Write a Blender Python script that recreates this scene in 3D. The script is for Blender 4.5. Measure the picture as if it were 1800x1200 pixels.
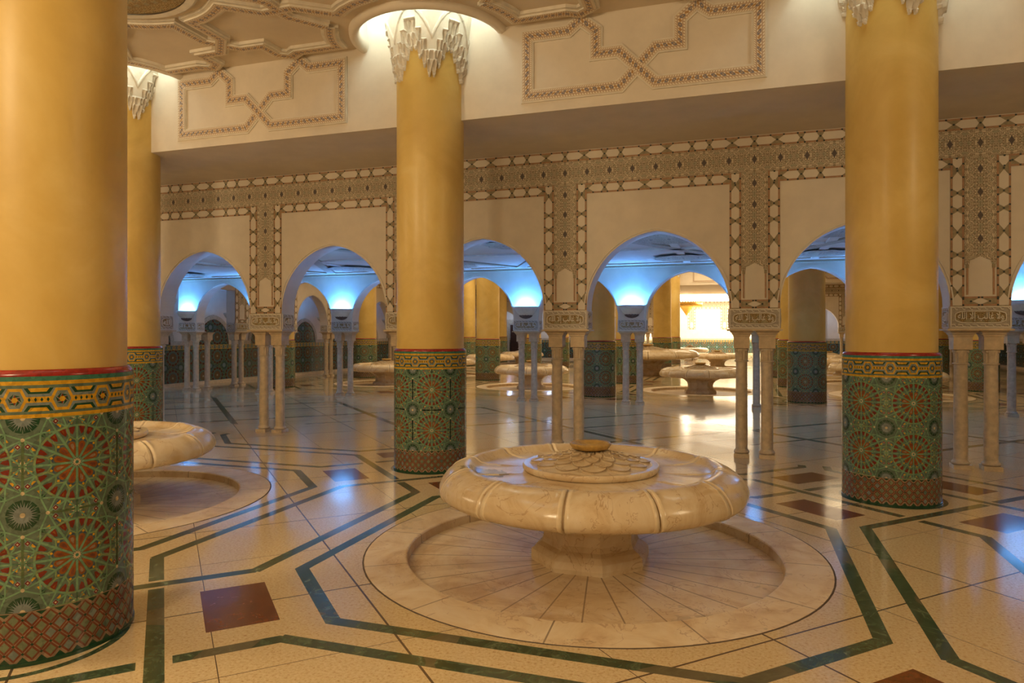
import bpy, math, random
from math import sin, cos, pi, radians, sqrt, atan2, floor, hypot
from mathutils import Vector, Matrix
random.seed(7)
for o in list(bpy.data.objects): bpy.data.objects.remove(o)
S = bpy.context.scene
C = S.collection

# ---------------------------------------------------------------- camera
FPX, HOR, YAW, EYE = 1217.0, 586.0, 0.3186, 1.6
cam = bpy.data.cameras.new('camera'); camo = bpy.data.objects.new('camera', cam); C.objects.link(camo)
camo.location = (0, 0, EYE); camo.rotation_euler = (pi/2, 0, YAW)
cam.sensor_width = 36; cam.lens = FPX/1800*36; cam.shift_y = -(600-HOR)/1800
cam.clip_start = 0.05; cam.clip_end = 200
cam.dof.use_dof = False
S.camera = camo
# ---------------------------------------------------------------- look
S.view_settings.view_transform = 'Standard'; S.view_settings.look = 'None'
S.view_settings.exposure = 0.5; S.view_settings.gamma = 1.0; S.view_settings.use_curve_mapping = False
W = bpy.data.worlds.new('world'); S.world = W; W.use_nodes = True
W.node_tree.nodes['Background'].inputs[0].default_value = (1.0, 0.72, 0.45, 1)
W.node_tree.nodes['Background'].inputs[1].default_value = 0.02

# ---------------------------------------------------------------- lights
WARM = (1.0, 0.76, 0.45); SOFTWARM = (1.0, 0.77, 0.47); COVE = (0.80, 1.0, 0.98); BLUE = (0.07, 0.32, 1.0)
def point(name, loc, power, col, r=0.1):
    l = bpy.data.lights.new(name, 'POINT'); l.energy = power; l.color = col; l.shadow_soft_size = r
    o = bpy.data.objects.new(name, l); o.location = loc; C.objects.link(o); return o
def area(name, loc, rot, sx, sy, power, col):
    l = bpy.data.lights.new(name, 'AREA'); l.shape = 'RECTANGLE'; l.size = sx; l.size_y = sy; l.energy = power; l.color = col
    o = bpy.data.objects.new(name, l); o.location = loc; o.rotation_euler = rot; C.objects.link(o); return o
# hall lamps of the near hall (hung over the bays, out of frame)
point('hall_lamp', (-6.2, 1.0, 3.5), 250, WARM, .5)
point('hall_lamp', (-2.5, -1.4, 3.6), 250, WARM, .5)
point('hall_lamp', (5.2, 3.6, 3.7), 120, WARM, .5)
point('hall_lamp', (-10.4, 4.2, 3.4), 90, WARM, .5)
point('far_hall_fill', (-9.6, 20.0, 3.6), 26, SOFTWARM, 1.2); point('far_hall_fill', (-9.6, 29.8, 3.6), 28, SOFTWARM, 1.2)  # unseen fill lights added to lift the dark side arcade
# unseen soft area lights added to fill the large hall beyond the second arcade
for x, y, p in ((-6.0, 20.05, 60), (-1.06, 20.05, 30), (3.9, 20.05, 60), (-10.9, 20.05, 60), (-6, 24.9, 60), (-1.06, 24.9, 50), (-10.9, 29.8, 110), (3.9, 29.8, 100), (-1.06, 34.7, 130), (-6.0, 34.7, 110)):
    area('far_hall_soft_fill', (x, y, 5.10), (0, 0, 0), 4.0, 4.0, p, SOFTWARM)

# ---------------------------------------------------------------- node helpers
def new_mat(name):
    m = bpy.data.materials.new(name); m.use_nodes = True
    nt = m.node_tree; b = nt.nodes['Principled BSDF']; return m, nt, b
class N:
    def __init__(s, nt): s.nt = nt
    def _in(s, sock, v):
        if isinstance(v, (int, float)): sock.default_value = v
        elif isinstance(v, (tuple, list)): sock.default_value = v if len(v) == len(sock.default_value) else tuple(v)+(1,)
        else: s.nt.links.new(v, sock)
    def m(s, op, a, b=None, c=None, clamp=False):
        n = s.nt.nodes.new('ShaderNodeMath'); n.operation = op; n.use_clamp = clamp
        s._in(n.inputs[0], a)
        if b is not None: s._in(n.inputs[1], b)
        if c is not None: s._in(n.inputs[2], c)
        return n.outputs[0]
    def add(s, a, b): return s.m('ADD', a, b)
    def sub(s, a, b): return s.m('SUBTRACT', a, b)
    def mul(s, a, b): return s.m('MULTIPLY', a, b)
    def div(s, a, b): return s.m('DIVIDE', a, b)
    def lt(s, a, b): return s.m('LESS_THAN', a, b)
    def gt(s, a, b): return s.m('GREATER_THAN', a, b)
    def ab(s, a): return s.m('ABSOLUTE', a)
    def mx(s, a, b): return s.m('MAXIMUM', a, b)
    def mn(s, a, b): return s.m('MINIMUM', a, b)
    def fr(s, a): return s.m('FRACT', a)
    def per(s, a, p, off=0.0):        # signed offset to nearest multiple of p
        t = s.fr(s.add(s.div(s.sub(a, off), p), .5)); return s.mul(s.sub(t, .5), p)
    def mix(s, f, a, b):
        n = s.nt.nodes.new('ShaderNodeMix'); n.data_type = 'RGBA'
        s._in(n.inputs[0], f); s._in(n.inputs[6], a); s._in(n.inputs[7], b); return n.outputs[2]
    def ramp(s, f, stops, interp='LINEAR'):
        n = s.nt.nodes.new('ShaderNodeValToRGB'); n.color_ramp.interpolation = interp
        e = n.color_ramp.elements
        while len(e) < len(stops): e.new(.5)
        for i, (p, c) in enumerate(stops): e[i].position = p; e[i].color = tuple(c)+(1,) if len(c) == 3 else c
        s._in(n.inputs[0], f); return n.outputs[0]
    def noise(s, vec, scale, detail=3, rough=.55, dist=0, out=0):
        n = s.nt.nodes.new('ShaderNodeTexNoise'); n.inputs['Scale'].default_value = scale
        n.inputs['Detail'].default_value = detail; n.inputs['Roughness'].default_value = rough; n.inputs['Distortion'].default_value = dist
        if vec is not None: s.nt.links.new(vec, n.inputs['Vector'])
        return n.outputs[out]
    def vor(s, vec, scale, feat='F1', out=0):
        n = s.nt.nodes.new('ShaderNodeTexVoronoi'); n.feature = feat; n.inputs['Scale'].default_value = scale
        if vec is not None: s.nt.links.new(vec, n.inputs['Vector'])
        return n.outputs[out]
    def geo(s): return s.nt.nodes.new('ShaderNodeNewGeometry').outputs['Position']
    def obj(s): return s.nt.nodes.new('ShaderNodeTexCoord').outputs['Object']
    def uv(s): return s.nt.nodes.new('ShaderNodeTexCoord').outputs['UV']
    def rnd(s): return s.nt.nodes.new('ShaderNodeObjectInfo').outputs['Random']
    def sep(s, v):
        n = s.nt.nodes.new('ShaderNodeSeparateXYZ'); s.nt.links.new(v, n.inputs[0]); return n.outputs[0], n.outputs[1], n.outputs[2]
    def com(s, x, y, z=0.0):
        n = s.nt.nodes.new('ShaderNodeCombineXYZ'); s._in(n.inputs[0], x); s._in(n.inputs[1], y); s._in(n.inputs[2], z); return n.outputs[0]
    def bump(s, h, strength=.3, dist=.01):
        n = s.nt.nodes.new('ShaderNodeBump'); n.inputs['Strength'].default_value = strength; n.inputs['Distance'].default_value = dist
        s._in(n.inputs['Height'], h); return n.outputs[0]

def simple(name, col, rough=.6, noise=0.06, nscale=6, spec=.5, metal=0, bump=0, bscale=60, coat=0):
    m, nt, b = new_mat(name); n = N(nt); p = n.geo()
    f = n.noise(p, nscale, 4, .6)
    d = tuple(max(0, c*(1-noise*2.2)) for c in col); l = tuple(min(1, c*(1+noise*1.6)) for c in col)
    nt.links.new(n.ramp(f, [(.3, d), (.7, l)]), b.inputs['Base Color'])
    b.inputs['Roughness'].default_value = rough; b.inputs['Metallic'].default_value = metal
    b.inputs['Specular IOR Level'].default_value = spec; b.inputs['Coat Weight'].default_value = coat
    if bump: nt.links.new(n.bump(n.noise(p, bscale, 4, .6), bump, .01), b.inputs['Normal'])
    return m

M = {}
M['plaster'] = simple('white_plaster', (.72, .64, .53), .75, .03, 3, bump=.06, bscale=40)
M['ceiling'] = simple('ceiling_plaster', (.66, .56, .43), .8, .03, 2)
M['stucco'] = simple('carved_stucco', (.74, .68, .58), .7, .05, 8, bump=.1, bscale=70)
M['limestone'] = simple('beige_limestone', (.60, .48, .33), .32, .10, 14, bump=.05, bscale=90)
M['capstone'] = simple('capital_stone', (.60, .46, .29), .5, .08, 12, bump=.1, bscale=80)
M['gold'] = simple('gilt_brass', (.80, .52, .14), .3, .1, 20, metal=.8)
M['door'] = simple('dark_wood', (.045, .018, .012), .4, .2, 9)
M['rib'] = simple('rib_marble', (.84, .70, .48), .25, .06, 9); M['seam_shade'] = simple('seam_shade_marble', (.42, .30, .17), .5, .1, 9)  # dark tone for bowl seams, also painted as shade on the lid petals
M['cup'] = simple('ochre_stone', (.50, .31, .08), .35, .15, 20)
M['groove'] = simple('dark_joint', (.10, .07, .045), .7, .1, 30)

def marble_pale(name, radial=0):
    m, nt, b = new_mat(name); n = N(nt); p = n.obj(); g = n.geo()
    x, y, z = n.sep(p)
    f = n.noise(g, 2.2, 6, .62, 1.6); f2 = n.noise(g, 7, 5, .65, 2.5)
    base = n.ramp(f, [(.28, (.56, .38, .20)), (.47, (.74, .59, .38)), (.7, (.84, .73, .55))])
    f2 = n.noise(g, 2.6, 4, .6, 1.2); vein = n.m('LESS_THAN', n.ab(n.sub(f2, .5)), .006)
    base = n.mix(n.mul(vein, .40), base, (.36, .17, .08))
    st = n.m('GREATER_THAN', n.noise(g, 1.6, 5, .7), .63)
    base = n.mix(n.mul(st, .30), base, (.26, .21, .15))
    if not radial:
        sg = n.m('FLOOR', n.div(n.sub(n.m('ARCTAN2', y, x), .06), pi/6)); w0 = n.nt.nodes.new('ShaderNodeTexWhiteNoise'); w0.noise_dimensions = '1D'; n._in(w0.inputs['W'], sg)
        base = n.mix(n.mul(w0.outputs[0], .38), base, (.46, .33, .19))
    if not radial:      # grey water stain spreading over one side of the bowl
        dx, dy = n.sub(x, -.70), n.sub(y, -.36); dd = n.m('SQRT', n.add(n.mul(dx, dx), n.mul(n.mul(dy, dy), 1.6)))
        sm = n.m('MULTIPLY', n.m('SUBTRACT', .34, dd), 5.0, clamp=True)
        base = n.mix(n.mul(n.gt(n.mul(sm, n.noise(g, 9, 5, .7)), .38), .65), base, (.13, .115, .08))
    if radial:
        ang = n.m('ARCTAN2', y, x); rr = n.m('SQRT', n.add(n.mul(x, x), n.mul(y, y)))
        q = n.mul(n.ab(n.per(ang, 2*pi/radial, .06)), rr)
        base = n.mix(n.mul(n.lt(q, .005), .75), base, (.16, .10, .06))
        seg = n.m('FLOOR', n.div(n.sub(ang, .06-pi/radial), 2*pi/radial))
        w = n.nt.nodes.new('ShaderNodeTexWhiteNoise'); w.noise_dimensions = '1D'; n._in(w.inputs['W'], seg)
        base = n.mix(n.mul(w.outputs[0], .35), base, (.50, .34, .19))
    nt.links.new(base, b.inputs['Base Color'])
    b.inputs['Roughness'].default_value = .2 if not radial else .42
    nt.links.new(n.bump(n.noise(g, 30, 3), .05, .01), b.inputs['Normal'])
    return m
M['marble'] = marble_pale('pale_marble'); M['pitmarble'] = marble_pale('pit_marble', 30); M['kerb'] = marble_pale('kerb_marble', 12)

def shaft_mat():
    m, nt, b = new_mat('ochre_polished_plaster'); n = N(nt); g = n.geo()
    f = n.noise(g, 1.3, 5, .6, .6); f2 = n.noise(g, 9, 5, .65)
    c = n.ramp(f, [(.3, (.60, .40, .095)), (.55, (.72, .51, .15)), (.75, (.80, .61, .23))])
    c = n.mix(n.mul(f2, .25), c, (.50, .34, .10))
    nt.links.new(c, b.inputs['Base Color'])
    b.inputs['Roughness'].default_value = .46; b.inputs['Coat Weight'].default_value = .12; b.inputs['Coat Roughness'].default_value = .25
    nt.links.new(n.bump(n.noise(g, 12, 4), .08, .01), b.inputs['Normal'])
    return m
M['ochre'] = shaft_mat()

def floor_mat():
    m, nt, b = new_mat('floor_stone_inlay'); n = N(nt); g = n.geo()
    X, Y, Z = n.sep(g); P = 4.94
    cream = None
    cream = n.ramp(n.noise(g, 60, 4, .7), [(.30, (.36, .20, .075)), (.42, (.60, .45, .245)), (.62, (.70, .56, .34))])
    spots = n.gt(n.vor(g, 55, 'F1', 1 if False else 0), .0)
    dk = n.gt(n.noise(g, 38, 2, .5), .68)
    cream = n.mix(n.mul(dk, .55), cream, (.42, .24, .10))
    u = n.add(X, Y); v = n.sub(Y, X)
    # slab to slab tone
    ui = n.m('FLOOR', n.div(n.sub(u, 4.03), P/4)); vi = n.m('FLOOR', n.div(n.sub(v, 6.17), P/4))
    w = nt.nodes.new('ShaderNodeTexWhiteNoise'); w.noise_dimensions = '2D'; nt.links.new(n.com(ui, vi), w.inputs['Vector'])
    cream = n.mix(n.mul(w.outputs[0], .16), cream, (.55, .42, .27))
    ju = n.ab(n.per(u, P/4, 4.03)); jv = n.ab(n.per(v, P/4, 6.17))
    ju2 = n.ab(n.per(u, P/2, 4.03)); jv2 = n.ab(n.per(v, P/2, 6.17))
    joint = n.mx(n.lt(n.mn(ju, jv), .0035), n.lt(n.mn(ju2, jv2), .009))
    green = n.ramp(n.noise(g, 7, 6, .7, 2.2), [(.3, (.018, .036, .018)), (.5, (.042, .075, .040)), (.62, (.085, .125, .07)), (.76, (.24, .28, .18))])
    odd = n.gt(n.noise(n.com(n.mul(u, .9), n.mul(v, .9)), 1.7, 0), .62)
    green = n.mix(n.mul(odd, .6), green, (.16, .12, .07))
    brown = n.ramp(n.noise(g, 12, 5, .65, 1), [(.3, (.09, .02, .006)), (.7, (.19, .055, .02))])
    # folded coordinates about a big column
    near = n.lt(Y, 12.5)
    yo = n.add(n.mul(near, 7.59), n.mul(n.sub(1, near), 17.6))
    a0 = n.per(X, P, -3.535); b0 = n.per(n.sub(Y, yo), P, 0); a = n.ab(a0); bb = n.ab(b0)
    mxx = n.mx(a, bb); mnn = n.mn(a, bb)
    hw = .045
    diaA = n.mul(n.lt(n.ab(n.mul(n.sub(n.add(a, bb), .83), .7071)), hw), 1)
    diaB = n.mul(n.lt(n.ab(n.mul(n.sub(n.sub(mxx, mnn), .83), .7071)), hw), n.lt(mnn, .45))
    ax = n.mul(n.lt(n.ab(n.sub(mnn, .425)), hw), n.gt(mxx, 1.235))
    # over/under gaps at crossings on the axes
    dS = n.mul(n.ab(n.sub(n.ab(n.add(a0, b0)), .83)), .7071); dD = n.mul(n.ab(n.sub(n.ab(n.sub(a0, b0)), .83)), .7071)
    yaxis = n.gt(bb, a)      # crossing north/south of the column: the rising strap runs over; east/west: the falling one
    over = n.add(n.mul(yaxis, dD), n.mul(n.sub(1, yaxis), dS)); under = n.add(n.mul(yaxis, dS), n.mul(n.sub(1, yaxis), dD))
    near_x = n.mul(n.lt(mnn, .45), n.gt(mxx, .55))
    gap = n.mul(near_x, n.mul(n.lt(under, hw), n.mul(n.gt(over, hw), n.lt(over, hw+.035))))
    bands = n.mul(n.mx(n.mx(diaA, diaB), ax), n.sub(1, gap))
    ap = n.sub(P/2, a); bp = n.sub(P/2, bb)
    # clipped square round every basin
    o1 = n.sub(n.mx(ap, bp), 1.77); o2 = n.mul(n.sub(n.add(ap, bp), 2.86), .7071)
    octd = n.mx(o1, o2)
    bands = n.mx(bands, n.lt(n.ab(octd), hw))
    rect = n.mul(n.lt(n.ab(n.sub(n.mul(n.add(a, bb), .7071), 1.02)), .19), n.lt(n.ab(n.mul(n.sub(a, bb), .7071)), .33))
    inhall = n.mx(n.lt(Y, 9.1), n.gt(Y, 16.6))
    bands = n.mul(bands, inhall); rect = n.mul(rect, inhall)
    # corridor zigzag
    cor = n.mul(n.gt(Y, 10.1), n.lt(Y, 14.1))
    z1 = n.lt(n.ab(n.mul(n.per(u, 3.56, 1.6), .7071)), .055); z2 = n.lt(n.ab(n.mul(n.per(v, 3.72, 19.4), .7071)), .055)
    z3 = n.mul(n.lt(n.ab(n.mul(n.per(v, 3.72, 17.8), .7071)), .03), n.lt(n.ab(n.sub(Y, 12)), 1.5))
    bands = n.mx(bands, n.mul(cor, n.mx(z3, n.mx(z1, z2))))
    disc = n.m('SQRT', n.add(n.mul(a, a), n.mul(bb, bb)))
    ring = n.mul(n.lt(n.ab(n.sub(disc, .45)), .02), inhall)
    bands = n.mx(bands, ring)
    c = n.mix(joint, cream, (.10, .065, .04))
    c = n.mix(rect, c, brown); c = n.mix(bands, c, green)
    nt.links.new(c, b.inputs['Base Color'])
    r = n.ramp(n.noise(g, 1.5, 4), [(.3, (.09,)*3), (.75, (.17,)*3)])
    nt.links.new(r, b.inputs['Roughness'])
    hh = n.add(n.mul(n.noise(g, 1.6, 2), 1.0), n.mul(joint, -.08))
    nt.links.new(n.bump(hh, .10, .02), b.inputs['Normal'])
    b.inputs['Specular IOR Level'].default_value = .75
    return m
M['floor'] = floor_mat()

def tile_flat():      # wall zellige seen far away: rosettes in a square lattice, UV in metres
    m, nt, b = new_mat('wall_mosaic'); n = N(nt); x, y, z = n.sep(n.uv()); P = .62
    def ros(ox, oy, R, kk):
        px = n.per(x, P, ox); py = n.per(y, P, oy)
        r = n.div(n.m('SQRT', n.add(n.mul(px, px), n.mul(py, py))), R); t = n.m('ARCTAN2', py, px)
        q = n.ab(n.per(t, 2*pi/kk, 0)); return r, n.div(q, pi/kk)
    r, q = ros(0, .25, .27, 12); r2, q2 = ros(P/2, .25+P/2, .12, 12)
    g = n.uv(); ns = n.noise(g, 9, 3, .6); v1 = n.vor(g, 16, 'F1', 1)
    base = n.ramp(n.vor(g, 14, 'F1'), [(.0, (.36, .22, .04)), (.16, (.03, .09, .06)), (.3, (.09, .14, .09)), (.5, (.02, .04, .045)), (.62, (.07, .12, .12))], 'CONSTANT')
    c = base
    petal = n.ramp(r, [(0, (.32, .3, .2)), (.12, (.12, .05, .02)), (.5, (.05, .10, .11)), (.62, (.10, .14, .12)), (.72, (.08, .018, .012)), (.95, (.08, .14, .085))], 'CONSTANT')
    strap = n.gt(q, .78)
    petal = n.mix(strap, petal, (.08, .15, .09)); inside = n.lt(r, 1.0)
    c = n.mix(inside, c, petal)
    star = n.mix(n.lt(r2, n.add(.45, n.mul(q2, .4))), (.012, .05, .03), (.14, .2, .22))
    c = n.mix(n.lt(r2, 1.0), c, star)
    nt.links.new(c, b.inputs['Base Color']); b.inputs['Roughness'].default_value = .2
    nt.links.new(n.bump(v1, .15, .004), b.inputs['Normal'])
    return m
M['mosaic'] = tile_flat()
def tile_band():
    m, nt, b = new_mat('mosaic_border'); n = N(nt); x, y, z = n.sep(n.uv())
    q = n.ab(n.per(x, .2, 0)); t = n.ab(n.sub(y, .07))
    hexd = n.mx(n.add(q, n.mul(t, .55)), t)
    c = n.mix(n.lt(n.ab(n.sub(hexd, .05)), .011), (.10, .16, .14), (.55, .33, .04))
    c = n.mix(n.gt(t, .056), c, (.50, .31, .05)); c = n.mix(n.lt(hexd, .014), c, (.5, .2, .03))
    nt.links.new(c, b.inputs['Base Color']); b.inputs['Roughness'].default_value = .25
    return m
M['mosaic_border'] = tile_band()

def arabesque(name, P=.30875, dark=(.30, .23, .15), mid=(.54, .45, .32), light=(.78, .68, .52), diamonds=True, along=False):
    m, nt, b = new_mat(name); n = N(nt); x, y, z = n.sep(n.uv())
    px = n.ab(n.per(x, P, 0)); vec = n.com(px, n.ab(n.sub(y, 0)), 0)
    # mirrored scrolls
    wv = nt.nodes.new('ShaderNodeTexWave'); wv.wave_type = 'RINGS'; wv.inputs['Scale'].default_value = 11
    wv.inputs['Distortion'].default_value = 14; wv.inputs['Detail'].default_value = 3; wv.inputs['Detail Scale'].default_value = 3.2
    nt.links.new(vec, wv.inputs['Vector'])
    f = wv.outputs['Fac' if 'Fac' in wv.outputs else 1]
    tint = n.noise(vec, 14, 2)
    c = n.ramp(f, [(.15, dark), (.45, mid), (.8, mid), (.95, light)])
    c = n.mix(n.mul(n.gt(tint, .56), .45), c, (.33, .35, .25))
    if diamonds:
        dd = n.add(n.mul(px, 1.0 if along else 1.9), n.mul(n.ab(y), 1.9 if along else 1.0)); c = n.mix(n.lt(dd, .056), c, (.13, .105, .10))
    nt.links.new(c, b.inputs['Base Color']); b.inputs['Roughness'].default_value = .7
    nt.links.new(n.bump(f, .45, .010), b.inputs['Normal'])
    return m
M['arabesque'] = arabesque('arabesque_stucco')
M['arabesque_up'] = arabesque('arabesque_upright', .27, along=True)
M['arab_plain'] = arabesque('arabesque_plain', .3, (.40, .32, .22), (.58, .49, .36), (.72, .64, .5), False)
M['arab_gold'] = arabesque('arabesque_gilt', .12, (.22, .14, .05), (.36, .25, .11), (.60, .46, .24), False)
def strap_mat():
    m, nt, b = new_mat('painted_strap'); n = N(nt); x, y, z = n.sep(n.uv())
    q = n.ab(n.per(x, .085, 0)); q2 = n.ab(n.per(x, .085, .0425)); t = n.ab(y)
    d = n.m('SQRT', n.add(n.mul(q, q), n.mul(t, t))); d2 = n.m('SQRT', n.add(n.mul(q2, q2), n.mul(t, t)))
    ang = n.m('ARCTAN2', t, q)
    lx = n.ab(n.per(x, .02833, 0)); ly = n.ab(n.per(y, .02833, .014))
    dots = n.lt(n.m('SQRT', n.add(n.mul(lx, lx), n.mul(ly, ly))), .0085)
    c = n.mix(dots, (.50, .36, .24), (.80, .72, .58))
    c = n.mix(n.lt(d2, .016), c, (.46, .27, .11)); c = n.mix(n.lt(d, .021), c, (.20, .19, .22)); c = n.mix(n.lt(d, .008), c, (.5, .35, .2))
    c = n.mix(n.gt(t, .050), c, (.66, .56, .42))
    nt.links.new(c, b.inputs['Base Color']); b.inputs['Roughness'].default_value = .65
    return m
M['strap'] = strap_mat()
def border_carved():
    m, nt, b = new_mat('carved_block'); n = N(nt); x, y, z = n.sep(n.uv())
    s1 = n.fr(n.add(n.div(x, .09), n.mul(y, 0)))
    f = n.noise(n.uv(), 40, 3, .6)
    c = n.ramp(f, [(.35, (.36, .31, .25)), (.65, (.50, .43, .34))])
    nt.links.new(c, b.inputs['Base Color']); b.inputs['Roughness'].default_value = .7
    nt.links.new(n.bump(f, .5, .006), b.inputs['Normal']); return m
M['block'] = border_carved()
def glaze(name, col, var=.22, rough=.2):
    m, nt, b = new_mat(name); n = N(nt); g = n.geo()
    f = n.vor(g, 55, 'F1', 1)
    bw = nt.nodes.new('ShaderNodeRGBToBW'); nt.links.new(f, bw.inputs[0])
    c = n.ramp(bw.outputs[0], [(.1, tuple(q*(1-var) for q in col)), (.9, tuple(min(1, q*(1+var)) for q in col))])
    nt.links.new(c, b.inputs['Base Color']); b.inputs['Roughness'].default_value = rough; return m
GZ = {'light': (.15, .29, .17), 'light2': (.19, .27, .12), 'strap': (.10, .15, .11), 'red': (.17, .022, .008), 'orange': (.25, .075, .012), 'yellow': (.56, .31, .02), 'dgreen': (.012, .055, .025),
      'grey': (.17, .21, .19), 'blue': (.05, .08, .16), 'cream': (.55, .45, .28), 'teal': (.05, .19, .13), 'maroon': (.16, .012, .018),
      'brick': (.17, .048, .022), 'sage': (.16, .19, .11), 'grout': (.28, .19, .12), 'rim': (.28, .02, .015), 'slate': (.18, .22, .22)}
for k, c in GZ.items(): M['z_'+k] = glaze('zellige_'+k, c)
M['rust'] = simple('rust_paint', (.42, .24, .13), .6, .1, 20)
M['olive'] = simple('olive_paint', (.33, .27, .16), .6, .12, 25)
M['ink'] = simple('dark_knot', (.035, .045, .035), .5, .1, 20)

# ---------------------------------------------------------------- mesh builder
class MB:
    def __init__(s): s.v = []; s.f = []; s.mi = []; s.uv = []; s.mats = []; s.sm = []
    def mat(s, m):
        if isinstance(m, str): m = M[m]
        if m not in s.mats: s.mats.append(m)
        return s.mats.index(m)
    def face(s, pts, m='plaster', uv=None, smooth=False):
        i = len(s.v); s.v += [tuple(p) for p in pts]; s.f.append(tuple(range(i, i+len(pts)))); s.mi.append(s.mat(m))
        s.uv.append(uv if uv else [(0, 0)]*len(pts)); s.sm.append(smooth)
    def raw(s, verts, faces, m='plaster', smooth=False, uvs=None):
        o = len(s.v); s.v += [tuple(p) for p in verts]; k = s.mat(m)
        for f in faces:
            s.f.append(tuple(o+i for i in f)); s.mi.append(k); s.sm.append(smooth)
            s.uv.append([uvs[i] for i in f] if uvs else [(0, 0)]*len(f))
    def box(s, x0, x1, y0, y1, z0, z1, m='plaster', skip=''):
        p = [(x0,y0,z0),(x1,y0,z0),(x1,y1,z0),(x0,y1,z0),(x0,y0,z1),(x1,y0,z1),(x1,y1,z1),(x0,y1,z1)]
        F = {'b': (0,3,2,1), 't': (4,5,6,7), 'f': (0,1,5,4), 'r': (1,2,6,5), 'k': (2,3,7,6), 'l': (3,0,4,7)}
        for k, f in F.items():
            if k not in skip: s.face([p[i] for i in f], m)
    def lathe(s, prof, m, n=48, cx=0, cy=0, smooth=True, a0=0, a1=2*pi, fn=None):
        full = abs(a1-a0-2*pi) < 1e-6; cols = n if full else n+1; vs = []
        for j in range(cols):
            a = a0+(a1-a0)*j/n
            for (r, z) in prof:
                rr, zz = (r, z) if fn is None else fn(r, z, a)
                vs.append((cx+rr*cos(a), cy+rr*sin(a), zz))
        L = len(prof); fs = []
        for j in range(n):
            k = (j+1) % cols
            for i in range(L-1): fs.append((j*L+i, k*L+i, k*L+i+1, j*L+i+1))
        s.raw(vs, fs, m, smooth)
    def build(s, name, parent=None, xf=None):
        me = bpy.data.meshes.new(name)
        vs = s.v if xf is None else [tuple(xf @ Vector(p)) for p in s.v]
        me.from_pydata(vs, [], s.f)
        for m in s.mats: me.materials.append(m)
        me.polygons.foreach_set('material_index', s.mi); me.polygons.foreach_set('use_smooth', s.sm)
        ul = me.uv_layers.new(name='UVMap'); flat = [c for f in s.uv for p in f for c in (p[0], p[1])]
        ul.data.foreach_set('uv', flat); me.update()
        o = bpy.data.objects.new(name, me); C.objects.link(o)
        if parent: o.parent = parent
        return o
def smoothweld(o, angle=35):
    import bmesh
    bm = bmesh.new(); bm.from_mesh(o.data); bmesh.ops.remove_doubles(bm, verts=bm.verts, dist=1e-5)
    bmesh.ops.recalc_face_normals(bm, faces=bm.faces); bm.to_mesh(o.data); bm.free(); return o
def struct(o): o['kind'] = 'structure'; return o
def tag(o, label, cat, group=None):
    o['label'] = label; o['category'] = cat; o['kind'] = 'thing'
    if group: o['group'] = group
    return o
def empty(name, loc, rz=0):
    o = bpy.data.objects.new(name, None); C.objects.link(o); o.location = loc; o.rotation_euler = (0, 0, rz); o.empty_display_size = .2; return o
def copy_tree(o, parent=None):
    c = o.copy(); C.objects.link(c)
    if parent: c.parent = parent
    for ch in list(o.children): copy_tree(ch, c)
    return c

SP = 2.47; PX0 = .17
BX = [PX0+SP*(k+.5) for k in (-6, -4, -2, 0)]       # column lines: about -13.4,-8.5,-3.5,1.4
CEIL = 5.15; SOF = 4.12
basins = [(-1.065, 5.1), (-6.0, 5.1)]
far_basins = [(x, y) for y in (20.05, 24.95, 29.85, 34.75) for x in (-10.9, -6.0, -1.065, 3.875) if not (y in (24.95, 29.85) and x in (-6.0, -1.065))]

# ---------------------------------------------------------------- floor with round pits
def build_floor():
    mb = MB(); xs = {-16.4, 12.0}; ys = {-7.0, 60.0}; holes = basins+far_basins+[(3.875, 5.1)]
    h = 1.8
    for (x, y) in holes: xs |= {round(x-h, 4), round(x+h, 4)}; ys |= {round(y-h, 4), round(y+h, 4)}
    xs = sorted(xs); ys = sorted(ys)
    for i in range(len(xs)-1):
        for j in range(len(ys)-1):
            x0, x1, y0, y1 = xs[i], xs[i+1], ys[j], ys[j+1]; cx, cy = (x0+x1)/2, (y0+y1)/2
            hit = [b for b in holes if abs(b[0]-cx) < .01 and abs(b[1]-cy) < .01]
            if hit:
                n = 64; vs = []
                for k in range(n):
                    a = 2*pi*k/n; ca, sa = cos(a), sin(a); q = h/max(abs(ca), abs(sa))
                    vs += [(cx+1.64*ca, cy+1.64*sa, 0), (cx+q*ca, cy+q*sa, 0)]
                mb.raw(vs, [(2*k, 2*k+1, 2*((k+1) % n)+1, 2*((k+1) % n)) for k in range(n)], 'floor')
            else: mb.face([(x0, y0, 0), (x1, y0, 0), (x1, y1, 0), (x0, y1, 0)], 'floor')
    struct(mb.build('floor'))
build_floor()
tn = [0]
def trim_name(): tn[0] += 1; return 'trim_%d' % tn[0]
def pit(x, y):
    mb = MB()
    mb.lathe([(1.662, -.012), (1.655, .003), (1.372, .003), (1.362, .001), (1.354, -.006), (1.35, -.075)], 'kerb', 96, smooth=False)
    mb.lathe([(1.64, -.02), (1.668, -.02), (1.668, .0012), (1.655, .0012)], 'groove', 72)
    k = mb.build(trim_name()); k.location = (x, y, 0); struct(k)
    mb = MB(); mb.lathe([(1.355, -.072), (.2, -.072), (0.0, -.072)], 'pitmarble', 72); d = mb.build('sunken_drain_floor', k)
    return k
k0 = pit(*basins[0])
for b in basins[1:]+far_basins:
    k = k0.copy(); k.name = trim_name(); C.objects.link(k); k.location = (b[0], b[1], 0)
    for ch in k0.children: c = ch.copy(); C.objects.link(c); c.parent = k

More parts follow.
